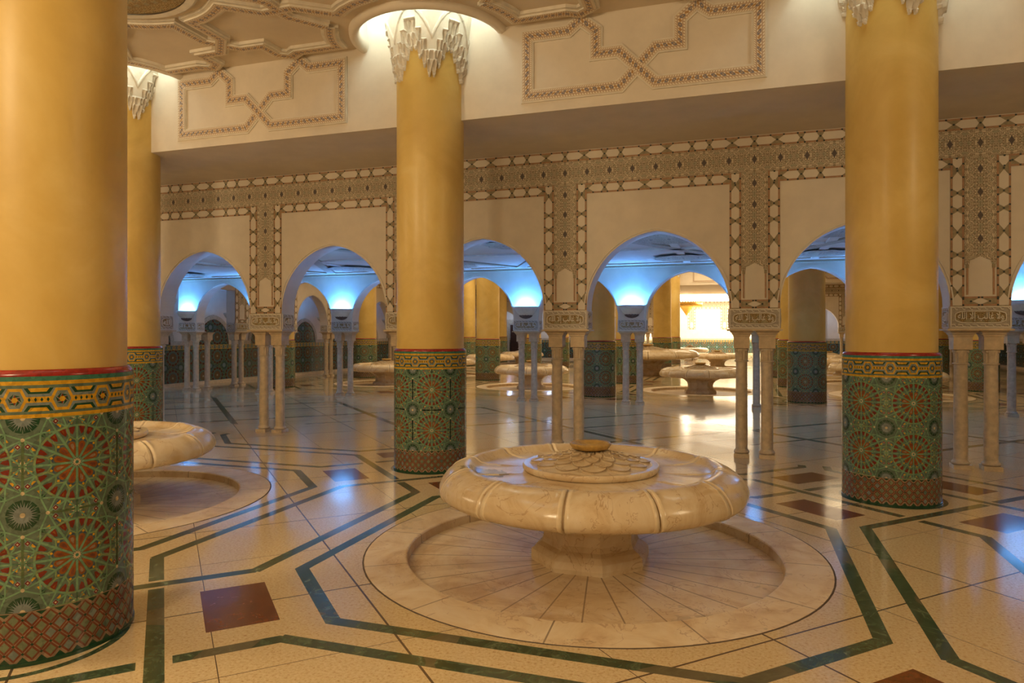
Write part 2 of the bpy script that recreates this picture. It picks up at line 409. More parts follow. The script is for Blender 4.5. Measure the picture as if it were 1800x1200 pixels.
# ---------------------------------------------------------------- fountain basin
def make_basin():
    root = empty('fountain_basin', (0, 0, -.072))
    H = .072
    prof = [(.30,.385),(.55,.375),(.8,.378),(.98,.39),(1.06,.402),(1.105,.425),(1.124,.455),(1.122,.49),(1.105,.53),(1.075,.57),(1.035,.60),(.985,.624),(.94,.634),(.905,.628),(.885,.610),(.86,.592),(.80,.582),(.70,.578),(.55,.582),(.47,.585),(.0,.585)]
    def fn(r, z, a):
        q = abs(((a-.06+pi/12) % (pi/6))-pi/12)*max(r, .01)
        if r < .56: return r, z+H
        d = 0
        if q < .0072: d = -.010
        elif q < .036: d = .007
        if r < 1.0: return r, z+H+d*(.6 if z > .5 else 0)
        return r+d, z+H+d*.4*(1 if z > .5 else -1)
    mb = MB(); n = 12*24
    # angular samples concentrated at seams
    vs = []; L = len(prof); angs = []
    for s in range(12):
        c = .06+s*pi/6
        for t in (-.038, -.034, -.009, -.006, .006, .009, .034, .038): angs.append(c+t)
        for t in range(1, 12): angs.append(c+.038+(pi/6-.076)*t/12)
    for a in angs:
        for (r, z) in prof:
            rr, zz = fn(r, z, a); vs.append((rr*cos(a), rr*sin(a), zz))
    n = len(angs); fs = []
    for j in range(n):
        k = (j+1) % n
        for i in range(L-1): fs.append((j*L+i, k*L+i, k*L+i+1, j*L+i+1))
    for j in range(n):
        k = (j+1) % n; t = j % 19
        for i in range(L-1):
            m_ = 'marble'
            if 3 < i < 17: m_ = 'rib' if t in (1, 5) else ('seam_shade' if t == 3 else 'marble')
            mb.face([vs[j*L+i], vs[k*L+i], vs[k*L+i+1], vs[j*L+i+1]], m_, None, True)
    bowl = smoothweld(mb.build('bowl', root))
    mb = MB()
    pr = [(.42, 0), (.425, .03), (.42, .08), (.385, .115), (.35, .135), (.335, .17), (.335, .24), (.36, .31), (.42, .37), (.52, .42), (.62, .455), (.66, .46)]
    for k in range(8):
        a0, a1 = pi/4*k+pi/8, pi/4*(k+1)+pi/8
        for i in range(len(pr)-1):
            (r0, z0), (r1, z1) = pr[i], pr[i+1]; q = 1/cos(pi/8)*.97
            mb.face([(r0*q*cos(a0), r0*q*sin(a0), z0), (r0*q*cos(a1), r0*q*sin(a1), z0), (r1*q*cos(a1), r1*q*sin(a1), z1), (r1*q*cos(a0), r1*q*sin(a0), z1)], 'marble')
    mb.build('pedestal', root)
    # carved lid of overlapping petals
    mb = MB(); nr, na = 104, 288; vs = []; fs = []
    rows = [(.445, 12, 0), (.365, 12, .5), (.29, 12, 0), (.22, 12, .5), (.16, 12, 0)]
    for j in range(na):
        a = 2*pi*j/na
        for i in range(nr+1):
            r = .5*(i/nr)
            z = .635+.085*(1-(r/.5))**.9 if r < .46 else .635
            if r < .46: z = .634+.066*(1-r/.46)
            add = 0
            for R, m_, ph in rows:
                q = abs((((a/(2*pi)*m_+ph) % 1)-.5)*2)
                edge = R-.085*(q**1.9)
                t = max(0, min(1, (edge-r)/.009)); add = add+.0085*t*(1+.35*(0 < edge-r < .018))
            vs.append((r*cos(a), r*sin(a), z+add+H-.0))
        vs.append((.505*cos(a), .505*sin(a), .625+H)); vs.append((.505*cos(a), .505*sin(a), .603+H)); vs.append((.49*cos(a), .49*sin(a), .587+H))
    L = nr+4
    for j in range(na):
        k = (j+1) % na
        for i in range(L-1): fs.append((j*L+i, j*L+i+1, k*L+i+1, k*L+i))
    mb.raw(vs, fs, 'marble', True)
    def hz(r, a):
        i = min(nr, max(0, int(round(r/.5*nr)))); j = int(round(a/(2*pi)*na)) % na
        return vs[j*L+i][2]
    for R, m_, ph in rows:
        for t in range(m_):
            cen = (t+.5-ph)/m_*2*pi; P = []
            for k in range(15):
                q = -1+2*k/14; r = R-.085*(abs(q)**1.9); a = cen+q*pi/m_
                P.append((r, a))
            for (r0, a0), (r1, a1) in zip(P[:-1], P[1:]):
                z0, z1 = hz(r0-.014, a0)+.0035, hz(r1-.014, a1)+.0035
                A = [(r0+.001, a0, z0-.006), (r1+.001, a1, z1-.006), (r1-.003, a1, z1), (r0-.003, a0, z0)]; B = [(r0-.003, a0, z0), (r1-.003, a1, z1), (r1-.016, a1, z1-.0015), (r0-.016, a0, z0-.0015)]
                for Q, mm in ((A, 'seam_shade'), (B, 'rib')): mb.face([(r*cos(a), r*sin(a), z) for r, a, z in Q], mm)  # pale lip and dark shade side of each petal put in as colour
    lid = mb.build('carved_lid', root)
    mb = MB(); mb.lathe([(.10, .735+H), (.135, .745+H), (.155, .775+H), (.15, .787+H), (.13, .78+H), (.10, .765+H), (0, .76+H)], 'cup', 40); cup = mb.build('spout_cup', lid)
    cup['label'] = 'ochre stained stone cup on top of the lid'
    return root
bas = make_basin(); bas.location = (basins[0][0], basins[0][1], -.072)
tag(bas, 'large round marble ablution fountain in the centre foreground, petal carved lid', 'fountain')
def basin_copy(x, y, label, rz=0, sc=1.0, group=None):
    c = copy_tree(bas); c.location = (x, y, -.072); c.rotation_euler = (0, 0, rz); c.scale = (sc,)*3; tag(c, label, 'fountain', group); return c
basin_copy(-6.0, 5.1, 'round marble fountain at left, half hidden behind the nearest tiled column', .2)
fl = {(-10.9, 20.05): 'marble fountain in the far hall just left of the central tiled column', (-6.0, 20.05): 'far hall fountain behind slim columns, right of the central tiled column',
      (-1.065, 20.05): 'far hall fountain framed by the bright arch, with a dark pedestal', (3.875, 20.05): 'marble fountain in the far hall mostly hidden by the right tiled column',
      (-10.9, 24.95): 'far hall fountain against the left side, second row back', (3.875, 24.95): 'far hall fountain peeking out left of the right tiled column, second row back',
      (-10.9, 29.85): 'far hall fountain seen to the right of the central tiled column, third row back', (3.875, 29.85): 'far hall fountain peeking out left of the right tiled column, third row back',
      (-10.9, 34.75): 'distant fountain at the back left of the far hall, near the dark door', (-6.0, 34.75): 'distant fountain in the back row, left of the big fountain',
      (-1.065, 34.75): 'distant fountain in the back row, right of the big fountain', (3.875, 34.75): 'distant fountain in the back row at far right'}
for i, b in enumerate(far_basins): basin_copy(b[0], b[1], fl[b], .1*i)
bg = basin_copy(-3.5, 27.4, 'oversized tall marble fountain in the middle of the far hall', .1, 1.55); bg.location.z = 0.0; bg.scale = (1.8, 1.8, 1.38)
basin_copy(-3.0, 44.9, 'most distant fountain, in the bright passage under the gilt chandelier', 0, 1.0).location.z = .0

# ---------------------------------------------------------------- tiled columns
CR = .43
def zellige_dado():
    mb = MB()
    def wrap(x, z, off): a = x/CR; r = CR+off; return (r*sin(a), -r*cos(a), z)
    def poly(pts, m, off=.0008, z0=0, z1=9):
        pts = [(x, min(max(z, z0), z1)) for x, z in pts]
        ar = sum(pts[i][0]*pts[(i+1) % len(pts)][1]-pts[(i+1) % len(pts)][0]*pts[i][1] for i in range(len(pts)))
        if abs(ar) < 1e-7: return
        if ar < 0: pts = pts[::-1]
        xa, xb = min(p[0] for p in pts), max(p[0] for p in pts)
        if xb-xa < .034: mb.face([wrap(x, z, off) for x, z in pts], 'z_'+m); return
        n = int((xb-xa)/.024)+1
        def clip(P, c, sgn):
            out = []
            for i in range(len(P)):
                p, q = P[i-1], P[i]; dp, dq = sgn*(p[0]-c), sgn*(q[0]-c)
                if (dp > 0) != (dq > 0): t = dp/(dp-dq); out.append((c, p[1]+(q[1]-p[1])*t))
                if dq > 0: out.append(q)
            return out
        for i in range(n):
            P = clip(clip(pts, xa+(xb-xa)*i/n-(1e-6 if i == 0 else 0), 1), xa+(xb-xa)*(i+1)/n+(1e-6 if i == n-1 else 0), -1)
            if len(P) > 2: mb.face([wrap(x, z, off) for x, z in P], 'z_'+m)
    # body shells
    def shell(z0, z1, m, off=0.0, n=96):
        vs = []
        for j in range(n): a = 2*pi*j/n*CR; vs += [wrap(a, z0, off), wrap(a, z1, off)]
        mb.raw(vs, [(2*j, 2*((j+1) % n), 2*((j+1) % n)+1, 2*j+1) for j in range(n)], 'z_'+m, True)
    shell(0, .018, 'dgreen', .006); mb.lathe([(CR+.006, .018), (CR, .02)], 'z_dgreen', 64)
    shell(.018, .262, 'grout'); shell(.262, 1.192, 'strap'); shell(1.192, 1.392, 'teal')
    CIRC = 2*pi*CR
    # diamond plinth
    nd = 36; w = CIRC/nd; h = .0815; zb = .02
    for i in range(nd):
        for j in range(7):
            cx = (i+(.5 if j % 2 else 0))*w; cz = zb+j*h/2
            def rh(sx, sz, m, off, ox=0, oz=0): poly([(cx+ox-sx*w/2, cz+oz), (cx+ox, cz+oz-sz*h/2), (cx+ox+sx*w/2, cz+oz), (cx+ox, cz+oz+sz*h/2)], m, off, .02, .258)
            if j in (0, 6): rh(.62, .62, 'dgreen', .001); continue
            rh(.92, .92, 'brick', .0008); rh(.60, .62, random.choice(['sage', 'sage', 'strap', 'sage', 'grey']), .0014)
            rh(.20, .16, 'dgreen', .0020, w/2, 0); rh(.05, .9, 'grout', .0011, 0, 0)
    # rosette field
    nc = 6; w = CIRC/nc; h = .465
    for i in range(nc):
        for j in range(2):
            cx, cz = i*w, .262+h*(j+.5)
            def L(r, a, t, wd):   # local frame: radial r, lateral wd, at angle a
                return (cx+(r*sin(a)+wd*cos(a))*w, cz+(r*cos(a)-wd*sin(a))*h)
            def P(a, pts, m, off=.0009): poly([L(r, a, 0, q) for r, q in pts], m, off, .262, 1.192)
            for k in range(12):
                a = radians(30*k); b = a+radians(15)
                P(b, [(.062, 0), (.11, .016), (.16, .030), (.205, .034), (.228, .012), (.228, -.012), (.205, -.034), (.16, -.030), (.11, -.016)], 'orange')
                P(b, [(.13, 0), (.17, .016), (.20, .014), (.205, 0), (.20, -.014), (.17, -.016)], 'brick' if (k*7+i) % 3 else 'grout', .0013)
                P(b, [(.236, 0), (.253, .016), (.27, 0), (.253, -.016)], 'yellow')
                for s in (1, -1):
                    P(b, [(.236, s*.004), (.244, s*.016), (.238, s*.040), (.225, s*.036)], 'blue')
                    P(b, [(.262, s*.014), (.275, s*.020), (.262, s*.048), (.248, s*.046)], 'teal')
                P(b, [(.283, 0), (.345, .020), (.375, .010), (.375, -.010), (.345, -.020)], 'grey')
                P(a, [(.275, 0), (.335, .014), (.345, 0), (.335, -.014)], 'grey')
                for s in (1, -1):
                    c = a+s*radians(7.6)
                    P(c, [(.300, s*.004), (.325, s*.026), (.378, s*.030), (.388, s*.0), (.380, -s*.028), (.340, -s*.018)], 'red', .0011)
                    P(c, [(.33, 0), (.372, .010), (.372, -.010)], 'maroon' if (k+i) % 2 else 'orange', .0014)
            P(0, [(.05*cos(t*pi/12)*(1 if t % 2 else .62), .05*sin(t*pi/12)*(1 if t % 2 else .62)) for t in range(24)], 'cream', .0012)
            P(0, [(.018*cos(t*pi/4), .018*sin(t*pi/4)) for t in range(8)], 'teal', .0016)
            def ST(p, q, wd=.011, m='light', off=.00125):
                dx, dy = q[0]-p[0], q[1]-p[1]; l = hypot(dx, dy); nx, ny = -dy/l*wd, dx/l*wd; k2 = max(1, int(l/.09))
                for t in range(k2):
                    a0, a1 = t/k2, (t+1)/k2
                    A, B = (p[0]+dx*a0, p[1]+dy*a0), (p[0]+dx*a1, p[1]+dy*a1)
                    poly([(cx+(A[0]+nx)*w, cz+(A[1]+ny)*h), (cx+(B[0]+nx)*w, cz+(B[1]+ny)*h), (cx+(B[0]-nx)*w, cz+(B[1]-ny)*h), (cx+(A[0]-nx)*w, cz+(A[1]-ny)*h)], m, off, .262, 1.192)
            pol = lambda r, d: (r*sin(radians(d)), r*cos(radians(d)))
            for k in range(12):
                ST(pol(.045, 30*k), pol(.40, 30*k), .0115)
                ST(pol(.232, 30*k), pol(.290, 30*k+15), .0075, 'light2', .00105); ST(pol(.290, 30*k+15), pol(.232, 30*k+30), .0075, 'light2', .00105)
                ST(pol(.290, 30*k+15), pol(.40, 30*k+15), .010, 'light2')
            for k in range(24): ST(pol(.398, 15*k), pol(.398, 15*k+15), .0105, 'light' if k % 2 else 'light2', .00115)
            for q in range(4):
                rot = lambda x, y: (x*cos(pi/2*q)-y*sin(pi/2*q), x*sin(pi/2*q)+y*cos(pi/2*q))
                ST(rot(.5, .275), rot(.5, -.275), .013, 'light2', .0012)
                for sg in (1, -1):
                    for (A, B) in (((.385, sg*.103), (.5, sg*.275)), ((.385, sg*.103), (.5, 0)), ((.40, 0), (.5, 0)), ((.282, sg*.282), (.34, sg*.34)), ((.5, sg*.275), (.34, sg*.34)), ((.345, sg*.2), (.5, sg*.275)), ((.345, sg*.2), (.34, sg*.34)), ((.385, sg*.103), (.5, sg*.14))):
                        ST(rot(*A), rot(*B), .0085, 'light', .00118)
            # ring of yellow pairs
            for k in range(24):
                a = radians(15*k+7.5); deg = (15*k+7.5) % 90; dd = min(deg, 90-deg)
                if dd < 30:
                    P(a, [(.412, 0), (.458, .026), (.462, -.022)], 'yellow')
                    s = 1 if deg < 45 else -1
                    P(a, [(.410, s*.012), (.414, s*.022), (.466, s*.036), (.470, s*.030)], 'blue', .001)
                else:
                    P(a, [(.412, 0), (.455, .024), (.455, -.024)], 'yellow' if k % 2 else 'sage')
            for q in range(4):
                a = radians(90*q)
                P(a, [(.42, 0), (.446, .012), (.446, -.012)], 'grey')
                for s in (1, -1):
                    P(a, [(.488, s*.008), (.488, s*.062), (.462, s*.010)], 'cream')
                    P(a, [(.488, s*.075), (.488, s*.125), (.44, s*.095), (.455, s*.07)], 'sage')
                    for (r, wd) in ((.455, .205),):
                        kk = [(.052, 0), (0, .040), (-.052, 0), (0, -.040)]
                        for sc, m_, of in ((1, 'grey', .0009), (.66, 'maroon', .0013), (.28, 'cream', .0017)):
                            P(a, [(r+dx*sc*.8, s*wd+dy*sc) for dx, dy in kk], m_, of)
                a = radians(45+90*q)
                P(a, [(.42, 0), (.46, .03), (.5, 0), (.46, -.03)], 'dgreen')
            # small rosettes at the cell corners
            for zz in ((cz-h/2),) + ((cz+h/2,) if j == 1 else ()):
                ccx = cx+w/2
                def Q(pts, m, off): poly([(ccx+x*w, zz+y*h) for x, y in pts], m, off, .262, 1.192)
                for k in range(12):
                    a0 = radians(30*k); a1 = a0+radians(30)
                    for (r0, r1, m_) in ((.085, .158, 'dgreen'), (0, .085, 'slate')):
                        p = [(r1*sin(a0+.05 if m_ == 'dgreen' else a0), r1*cos(a0+.05 if m_ == 'dgreen' else a0)), (r1*sin(a1-(.05 if m_ == 'dgreen' else 0)), r1*cos(a1-(.05 if m_ == 'dgreen' else 0)))]
                        p += [(r0*sin(a1), r0*cos(a1)), (r0*sin(a0), r0*cos(a0))] if r0 else [(0, 0)]
                        Q(p, m_, .0011)
                    for t in (a0+radians(8), a0+radians(22)):
                        Q([(.07*sin(t-.13), .07*cos(t-.13)), (.142*sin(t), .142*cos(t)), (.07*sin(t+.13), .07*cos(t+.13))], 'slate', .0016)
                for k in range(4):
                    t = radians(90*k); nx, nz = .225*sin(t), .225*cos(t)
                    Q([(nx+.02*cos(q*pi/4), nz+.02*sin(q*pi/4)) for q in range(8)], 'cream', .0014)
                Q([(.026*cos(q*pi/5), .026*sin(q*pi/5)) for q in range(10)], 'cream', .0019)
    # hexagon chain band
    z0 = 1.192
    def stripe(a, b, m): shell(z0+a, z0+b, m, .0012)
    stripe(0, .018, 'yellow'); stripe(.018, .032, 'strap'); stripe(.144, .159, 'strap'); stripe(.159, .178, 'yellow'); stripe(.178, .200, 'teal')
    shell(z0+.032, z0+.144, 'slate', .0010)
    nh = 14; w = CIRC/nh; cz = z0+.088; hh = .055
    def B(pts, m, off=.0018): poly(pts, m, off)
    for i in range(nh):
        cx = i*w
        def hexa(s, m, off, grow=1): B([(cx+s*x, cz+s*y) for x, y in ((-.052, 0), (-.028, -.055), (.028, -.055), (.052, 0), (.028, .055), (-.028, .055))], m, off)
        hexa(1, 'yellow', .0016); hexa(.74, 'grey', .0021)
        for q in range(6):
            t = radians(60*q+30); B([(cx+.030*cos(t-.9), cz+.030*sin(t-.9)), (cx+.012*cos(t), cz+.012*sin(t)), (cx+.024*cos(t), cz+.024*sin(t))], 'dgreen', .0024)
        B([(cx+(.026 if q % 2 else .012)*cos(q*pi/6), cz+(.026 if q % 2 else .012)*sin(q*pi/6)) for q in range(12)], 'red', .0024)
        B([(cx+.014*cos(q*pi/3), cz+.014*sin(q*pi/3)) for q in range(6)], 'yellow', .0028)
        x0, x1 = cx+.046, cx+w-.046
        B([(x0, cz-.014), (x1, cz-.014), (x1, cz+.014), (x0, cz+.014)], 'yellow', .0019)
        for q in range(4):
            xx = x0+(x1-x0)*(q+.5)/4; B([(xx-.006, cz), (xx, cz-.011), (xx+.006, cz), (xx, cz+.011)], 'dgreen', .0024)
        for s in (1, -1):
            xm = cx+w/2
            B([(xm-.060, cz+s*.056), (xm+.060, cz+s*.056), (xm+.042, cz+s*.028), (xm-.042, cz+s*.028)], 'dgreen', .0017)
            B([(xm-.044, cz+s*.056), (xm+.044, cz+s*.056), (xm+.032, cz+s*.038), (xm-.032, cz+s*.038)], 'yellow', .0021)
    # red sloped rim
    mb.lathe([(CR+.0005, 1.392), (CR+.002, 1.394), (.412, 1.418), (.398, 1.424)], 'z_rim', 96)
    return mb
def muqarnas():
    mb = MB(); na, nz = 576, 150; zb, zt = 4.45, 5.75; vs = []; fs = []
    LO, CW = 4.53, 7.5
    for j in range(na):
        ph = 360*j/na; d = min(abs(((ph+30) % 60)-30), 29.99)
        i = int(d/CW); q = (d/CW-i-.5)*2
        lo = LO+.105*i; cr = 4.80+.12*i
        for k in range(nz+1):
            z = zb+(zt-zb)*k/nz; r = .37
            tw = .40+.60*max(0, min(1, (z-lo-.025)/.08))**.7
            if z >= lo and abs(q) <= tw+.02:
                r = .436+.085*max(0, min(1, (z-lo)/.5))
                if z < cr:
                    for tier in range(3):
                        z0 = lo+.045+.14*tier; t = (z-z0)/.135
                        if 0 <= t < 1 and z0 < cr-.06:
                            qq = q if tier % 2 == 0 else (1-abs(q))
                            top = 1-abs(qq)**1.6*.75
                            if t < top and abs(qq) < .86: r -= .012+.020*(1-qq*qq)*(1-.5*t)
                            else: r += .010
                            break
                else:
                    r = .455+.075*max(0, min(1, (z-4.75)/.55))+.018*(abs(z-cr) < .022)
            elif z > cr: r = .46
            av = (30-d)/30.; zc = 5.31-.34*(av**1.7)
            if z > cr+.03 and abs(z-zc) < .030: r += .014
            a = radians(ph-90); vs.append((r*cos(a), r*sin(a), z))
    L = nz+1
    for j in range(na):
        k = (j+1) % na
        for i in range(nz): fs.append((j*L+i, k*L+i, k*L+i+1, j*L+i+1))
    mb.raw(vs, fs, 'stucco', True); return mb
def make_column():
    root = empty('tiled_column', (0, 0, 0))
    d = zellige_dado().build('mosaic_dado', root)
    mb = MB(); mb.lathe([(.395, 1.40), (.40, 1.43), (.40, 5.4)], 'ochre', 96); mb.build('shaft', root)
    muqarnas().build('muqarnas_capital', root)
    return root
cols = []
col0 = make_column()
cl = [(-3.56, 2.74, 12, 'thickest nearest yellow column with green mosaic base, cropped by the left edge'),
      (-8.2, 7.59, 0, 'yellow column with mosaic base just behind the nearest left column'),
      (-3.535, 7.59, 27, 'central yellow column with green mosaic base, standing alone left of the big fountain'),
      (1.395, 7.59, 15, 'yellow column with green mosaic base at the right, beyond the big fountain')]
FARCOL = [(-13.15, 17.6, 'shadowed dark green column seen right of the second pair of slim columns from the left'), (-8.4, 17.6, 'far hall column in the first row, hidden behind the central column'),
  (-3.45, 17.6, 'dark shaded far hall column just right of the slim pair above the big fountain'), (1.48, 17.6, 'brown shaded far hall column framed in the arch left of the right yellow column'),
  (6.35, 17.6, 'far hall column at the right edge of the picture'),
  (-13.1, 22.5, 'far hall column seen behind the slim pair left of the central column'), (-8.3, 22.5, 'warm lit far hall column in the arch right of the central column'),
  (-3.45, 22.5, 'second row far hall column behind the slim blue lit pair'), (1.5, 22.5, 'second row column just left of the brown shaded column'),
  (6.4, 22.5, 'far hall column seen between the right pair of slim columns'),
  (-13.1, 27.4, 'third row far hall column on the left side'), (-8.2, 27.4, 'third row far hall column behind the fountain with slim pair'), (1.4, 27.4, 'third row column behind the brown shaded column'), (6.4, 27.4, 'third row column at right of the right yellow column'),
  (-13.0, 32.3, 'fourth row column close to the dark door'), (-8.2, 32.3, 'fourth row column left of the brown far column'), (-3.4, 32.3, 'brightly lit column beside the gilt chandelier'), (1.4, 32.3, 'fourth row column hidden at right of bright passage'), (6.4, 32.3, 'fourth row column at far right'),
  (-13.0, 37.2, 'last row column left of the dark door'), (-8.2, 37.2, 'last row column on the left of the bright passage'), (-3.4, 37.2, 'last row column touching the gilt chandelier from the left'), (1.4, 37.2, 'last row column on the right of the bright passage'), (6.4, 37.2, 'last row column at the far right')]
for i, (x, y, rz, lab) in enumerate(cl):
    c = col0 if i == 0 else copy_tree(col0)
    c.location = (x, y, 0); c.rotation_euler = (0, 0, radians(rz)); tag(c, lab, 'column', 'large tiled columns'); cols.append(c)
for i, (x, y, lab) in enumerate(FARCOL):
    c = copy_tree(col0); c.location = (x, y, 0); c.rotation_euler = (0, 0, radians(17*i)); tag(c, lab, 'column', 'large tiled columns')

# ---------------------------------------------------------------- ribbons (raised straps)
RIB = [0]
def ribbon(mb, pts, w, h, m, to3, closed=False, side=None, s0=0.0):
    RIB[0] += 1; h = h+.0006*((RIB[0]//2) % 7)
    n = len(pts); L = []; R = []
    for i in range(n):
        p = Vector(pts[i])
        a = Vector(pts[i-1]) if (i > 0 or closed) else None; b = Vector(pts[(i+1) % n]) if (i < n-1 or closed) else None
        d1 = (p-a).normalized() if a is not None else None; d2 = (b-p).normalized() if b is not None else None
        if d1 is None: d1 = d2
        if d2 is None: d2 = d1
        n1 = Vector((-d1.y, d1.x)); n2 = Vector((-d2.y, d2.x)); mm = (n1+n2)
        if mm.length < 1e-6: mm = n1
        mm.normalize(); k = 1/max(.35, mm.dot(n1)); L.append(p+mm*(w/2*k)); R.append(p-mm*(w/2*k))
    s = s0; cnt = n if closed else n-1; side = side or m
    for i in range(cnt):
        j = (i+1) % n; ln = (Vector(pts[j])-Vector(pts[i])).length
        A, B, D, E = L[i], L[j], R[j], R[i]; g = h+.0009*(i % 5)
        mb.face([to3(E.x, E.y, g), to3(D.x, D.y, g), to3(B.x, B.y, g), to3(A.x, A.y, g)], m, [(s, -w/2), (s+ln, -w/2), (s+ln, w/2), (s, w/2)])
        mb.face([to3(A.x, A.y, h), to3(B.x, B.y, h), to3(B.x, B.y, 0), to3(A.x, A.y, 0)], side)
        mb.face([to3(D.x, D.y, h), to3(E.x, E.y, h), to3(E.x, E.y, 0), to3(D.x, D.y, 0)], side)
        s += ln
    if not closed:
        for A, E in ((L[0], R[0]), (L[-1], R[-1])): mb.face([to3(A.x, A.y, h), to3(E.x, E.y, h), to3(E.x, E.y, 0), to3(A.x, A.y, 0)], side)

# ---------------------------------------------------------------- arcade wall (local: x along, face y=0 looking -y, thickness T)
T = .32; PW = .305; AZ = 1.93; APEX = 2.965; PB = 1.655
def arch_pts(a, n=14, z0=AZ, top=APEX):
    h = top-z0; R = (a*a+h*h)/(2*a); pts = []
    c = a-R      # centre of right arc
    t1 = atan2(h, -c)
    for i in range(n+1):
        t = t1*i/n; pts.append((c+R*cos(t), z0+R*sin(t)))
    right = pts
    return [(-x, z) for x, z in right][:0]+[(-x, z) for x, z in right] + [(x, z) for x, z in reversed(right)][1:]
def arcade_wall(xs, top, m='plaster', holes=None):
    mb = MB()
    for i, x in enumerate(xs):
        for y, fl in ((0, 0), (T, 1)):
            q = [(x-PW, y, PB), (x+PW, y, PB), (x+PW, y, top), (x-PW, y, top)]
            mb.face(q if not fl else q[::-1], m)
        mb.face([(x-PW, 0, PB), (x-PW, T, PB), (x+PW, T, PB), (x+PW, 0, PB)], m)
        for xx in (x-PW, x+PW): mb.face([(xx, 0, PB), (xx, T, PB), (xx, T, AZ), (xx, 0, AZ)], m)
        if i == 0: mb.face([(x-PW, 0, PB), (x-PW, T, PB), (x-PW, T, top), (x-PW, 0, top)], m)
        if i == len(xs)-1: mb.face([(x+PW, 0, PB), (x+PW, T, PB), (x+PW, T, top), (x+PW, 0, top)], m)
        if i < len(xs)-1:
            cx = (x+xs[i+1])/2; a = (xs[i+1]-x)/2-PW; A = [(cx+p, z) for p, z in arch_pts(a)]
            for (x0, z0), (x1, z1) in zip(A[:-1], A[1:]):
                mb.face([(x0, 0, z0), (x1, 0, z1), (x1, 0, top), (x0, 0, top)], m)
                mb.face([(x0, T, z0), (x0, T, top), (x1, T, top), (x1, T, z1)], m)
                mb.raw([(x0, 0, z0), (x0, T, z0), (x1, T, z1), (x1, 0, z1)], [(0, 1, 2, 3)], m, False)
    return mb
def arch_rim(mb, x, x2):
    cx = (x+x2)/2; a = (x2-x)/2-PW-.0
    A = [(cx+p*1.035, AZ+(z-AZ)*1.03) for p, z in arch_pts(a)]
    ribbon(mb, A, .014, .008, 'stucco', lambda u, v, h: (u, -h, v))
def cart_strip(mb, along, s_nodes, c, half, s0, s1):
    """cartouche strip: along=(lambda s,t: (x,z)); nodes list of (s,big)"""
    def quad(sa, sb, ta, tb, m, h=.006):
        p = [along(sa, ta), along(sb, ta), along(sb, tb), along(sa, tb)]
        mb.face([(u, -h, v) for u, v in p], m)
    quad(s0, s1, c-half, c+half, 'olive', .004)
    e = .011
    quad(s0, s1, c-half, c-half+2*e, 'rust', .007); quad(s0, s1, c+half-2*e, c+half, 'rust', .007)
    hi = half-2*e
    ns = [(s, b) for s, b in s_nodes if s0 < s < s1]
    ns = sorted(ns); edges = [(s0-.0, None)]+ns+[(s1, None)]
    for (a, ba), (b, bb) in zip(edges[:-1], edges[1:]):
        def tip(s, big, d):
            if big is None: return s+d*.012, s+d*.012
            return (s+d*.014, s+d*.078) if big else (s+d*.016, s+d*.045)
        ta, sa = tip(a, ba, 1); tb, sb = tip(b, bb, -1)
        if sb-sa < .02 or b-a < .05: continue
        p = [(ta, c), (sa, c-hi), (sb, c-hi), (tb, c), (sb, c+hi), (sa, c+hi)]
        if ba is None: p = [(sa, c-hi)]+p[2:5]+[(sa, c+hi)]
        if bb is None: p = [q for q in p if q != (tb, c)]
        mb.face([(along(*q)[0], -.009, along(*q)[1]) for q in p], 'plaster')
    for s, big in ns:
        d = .078 if big else .040
        for ds, dt in ((0, 0), (-d, -half+e), (d, -half+e), (-d, half-e), (d, half-e)):
            u, v = along(s+ds, c+dt); r = .0135
            mb.face([(u+r*cos(k*pi/4)*(1 if k % 2 else .8), -.011, v+r*sin(k*pi/4)*(1 if k % 2 else .8)) for k in range(8)], 'ink')
            
def txt_mesh(body, w, h):
    cu = bpy.data.curves.new('calligraphy', 'FONT'); cu.body = body; cu.size = 1; cu.extrude = .02; cu.offset = .012; cu.resolution_u = 2
    o = bpy.data.objects.new('tmp', cu); C.objects.link(o)
    bpy.context.view_layer.update(); dg = bpy.context.evaluated_depsgraph_get()
    me = bpy.data.meshes.new_from_object(o.evaluated_get(dg)); bpy.data.objects.remove(o)
    if len(me.vertices) == 0: return None
    xs = [v.co.x for v in me.vertices]; ys = [v.co.y for v in me.vertices]
    x0, x1, y0, y1 = min(xs), max(xs), min(ys), max(ys)
    for v in me.vertices:
        x, y, z = v.co; v.co = ((x-(x0+x1)/2)/(x1-x0)*w, -.019 if z > 0 else -.002, (y-(y0+y1)/2)/(y1-y0)*h)
    return me
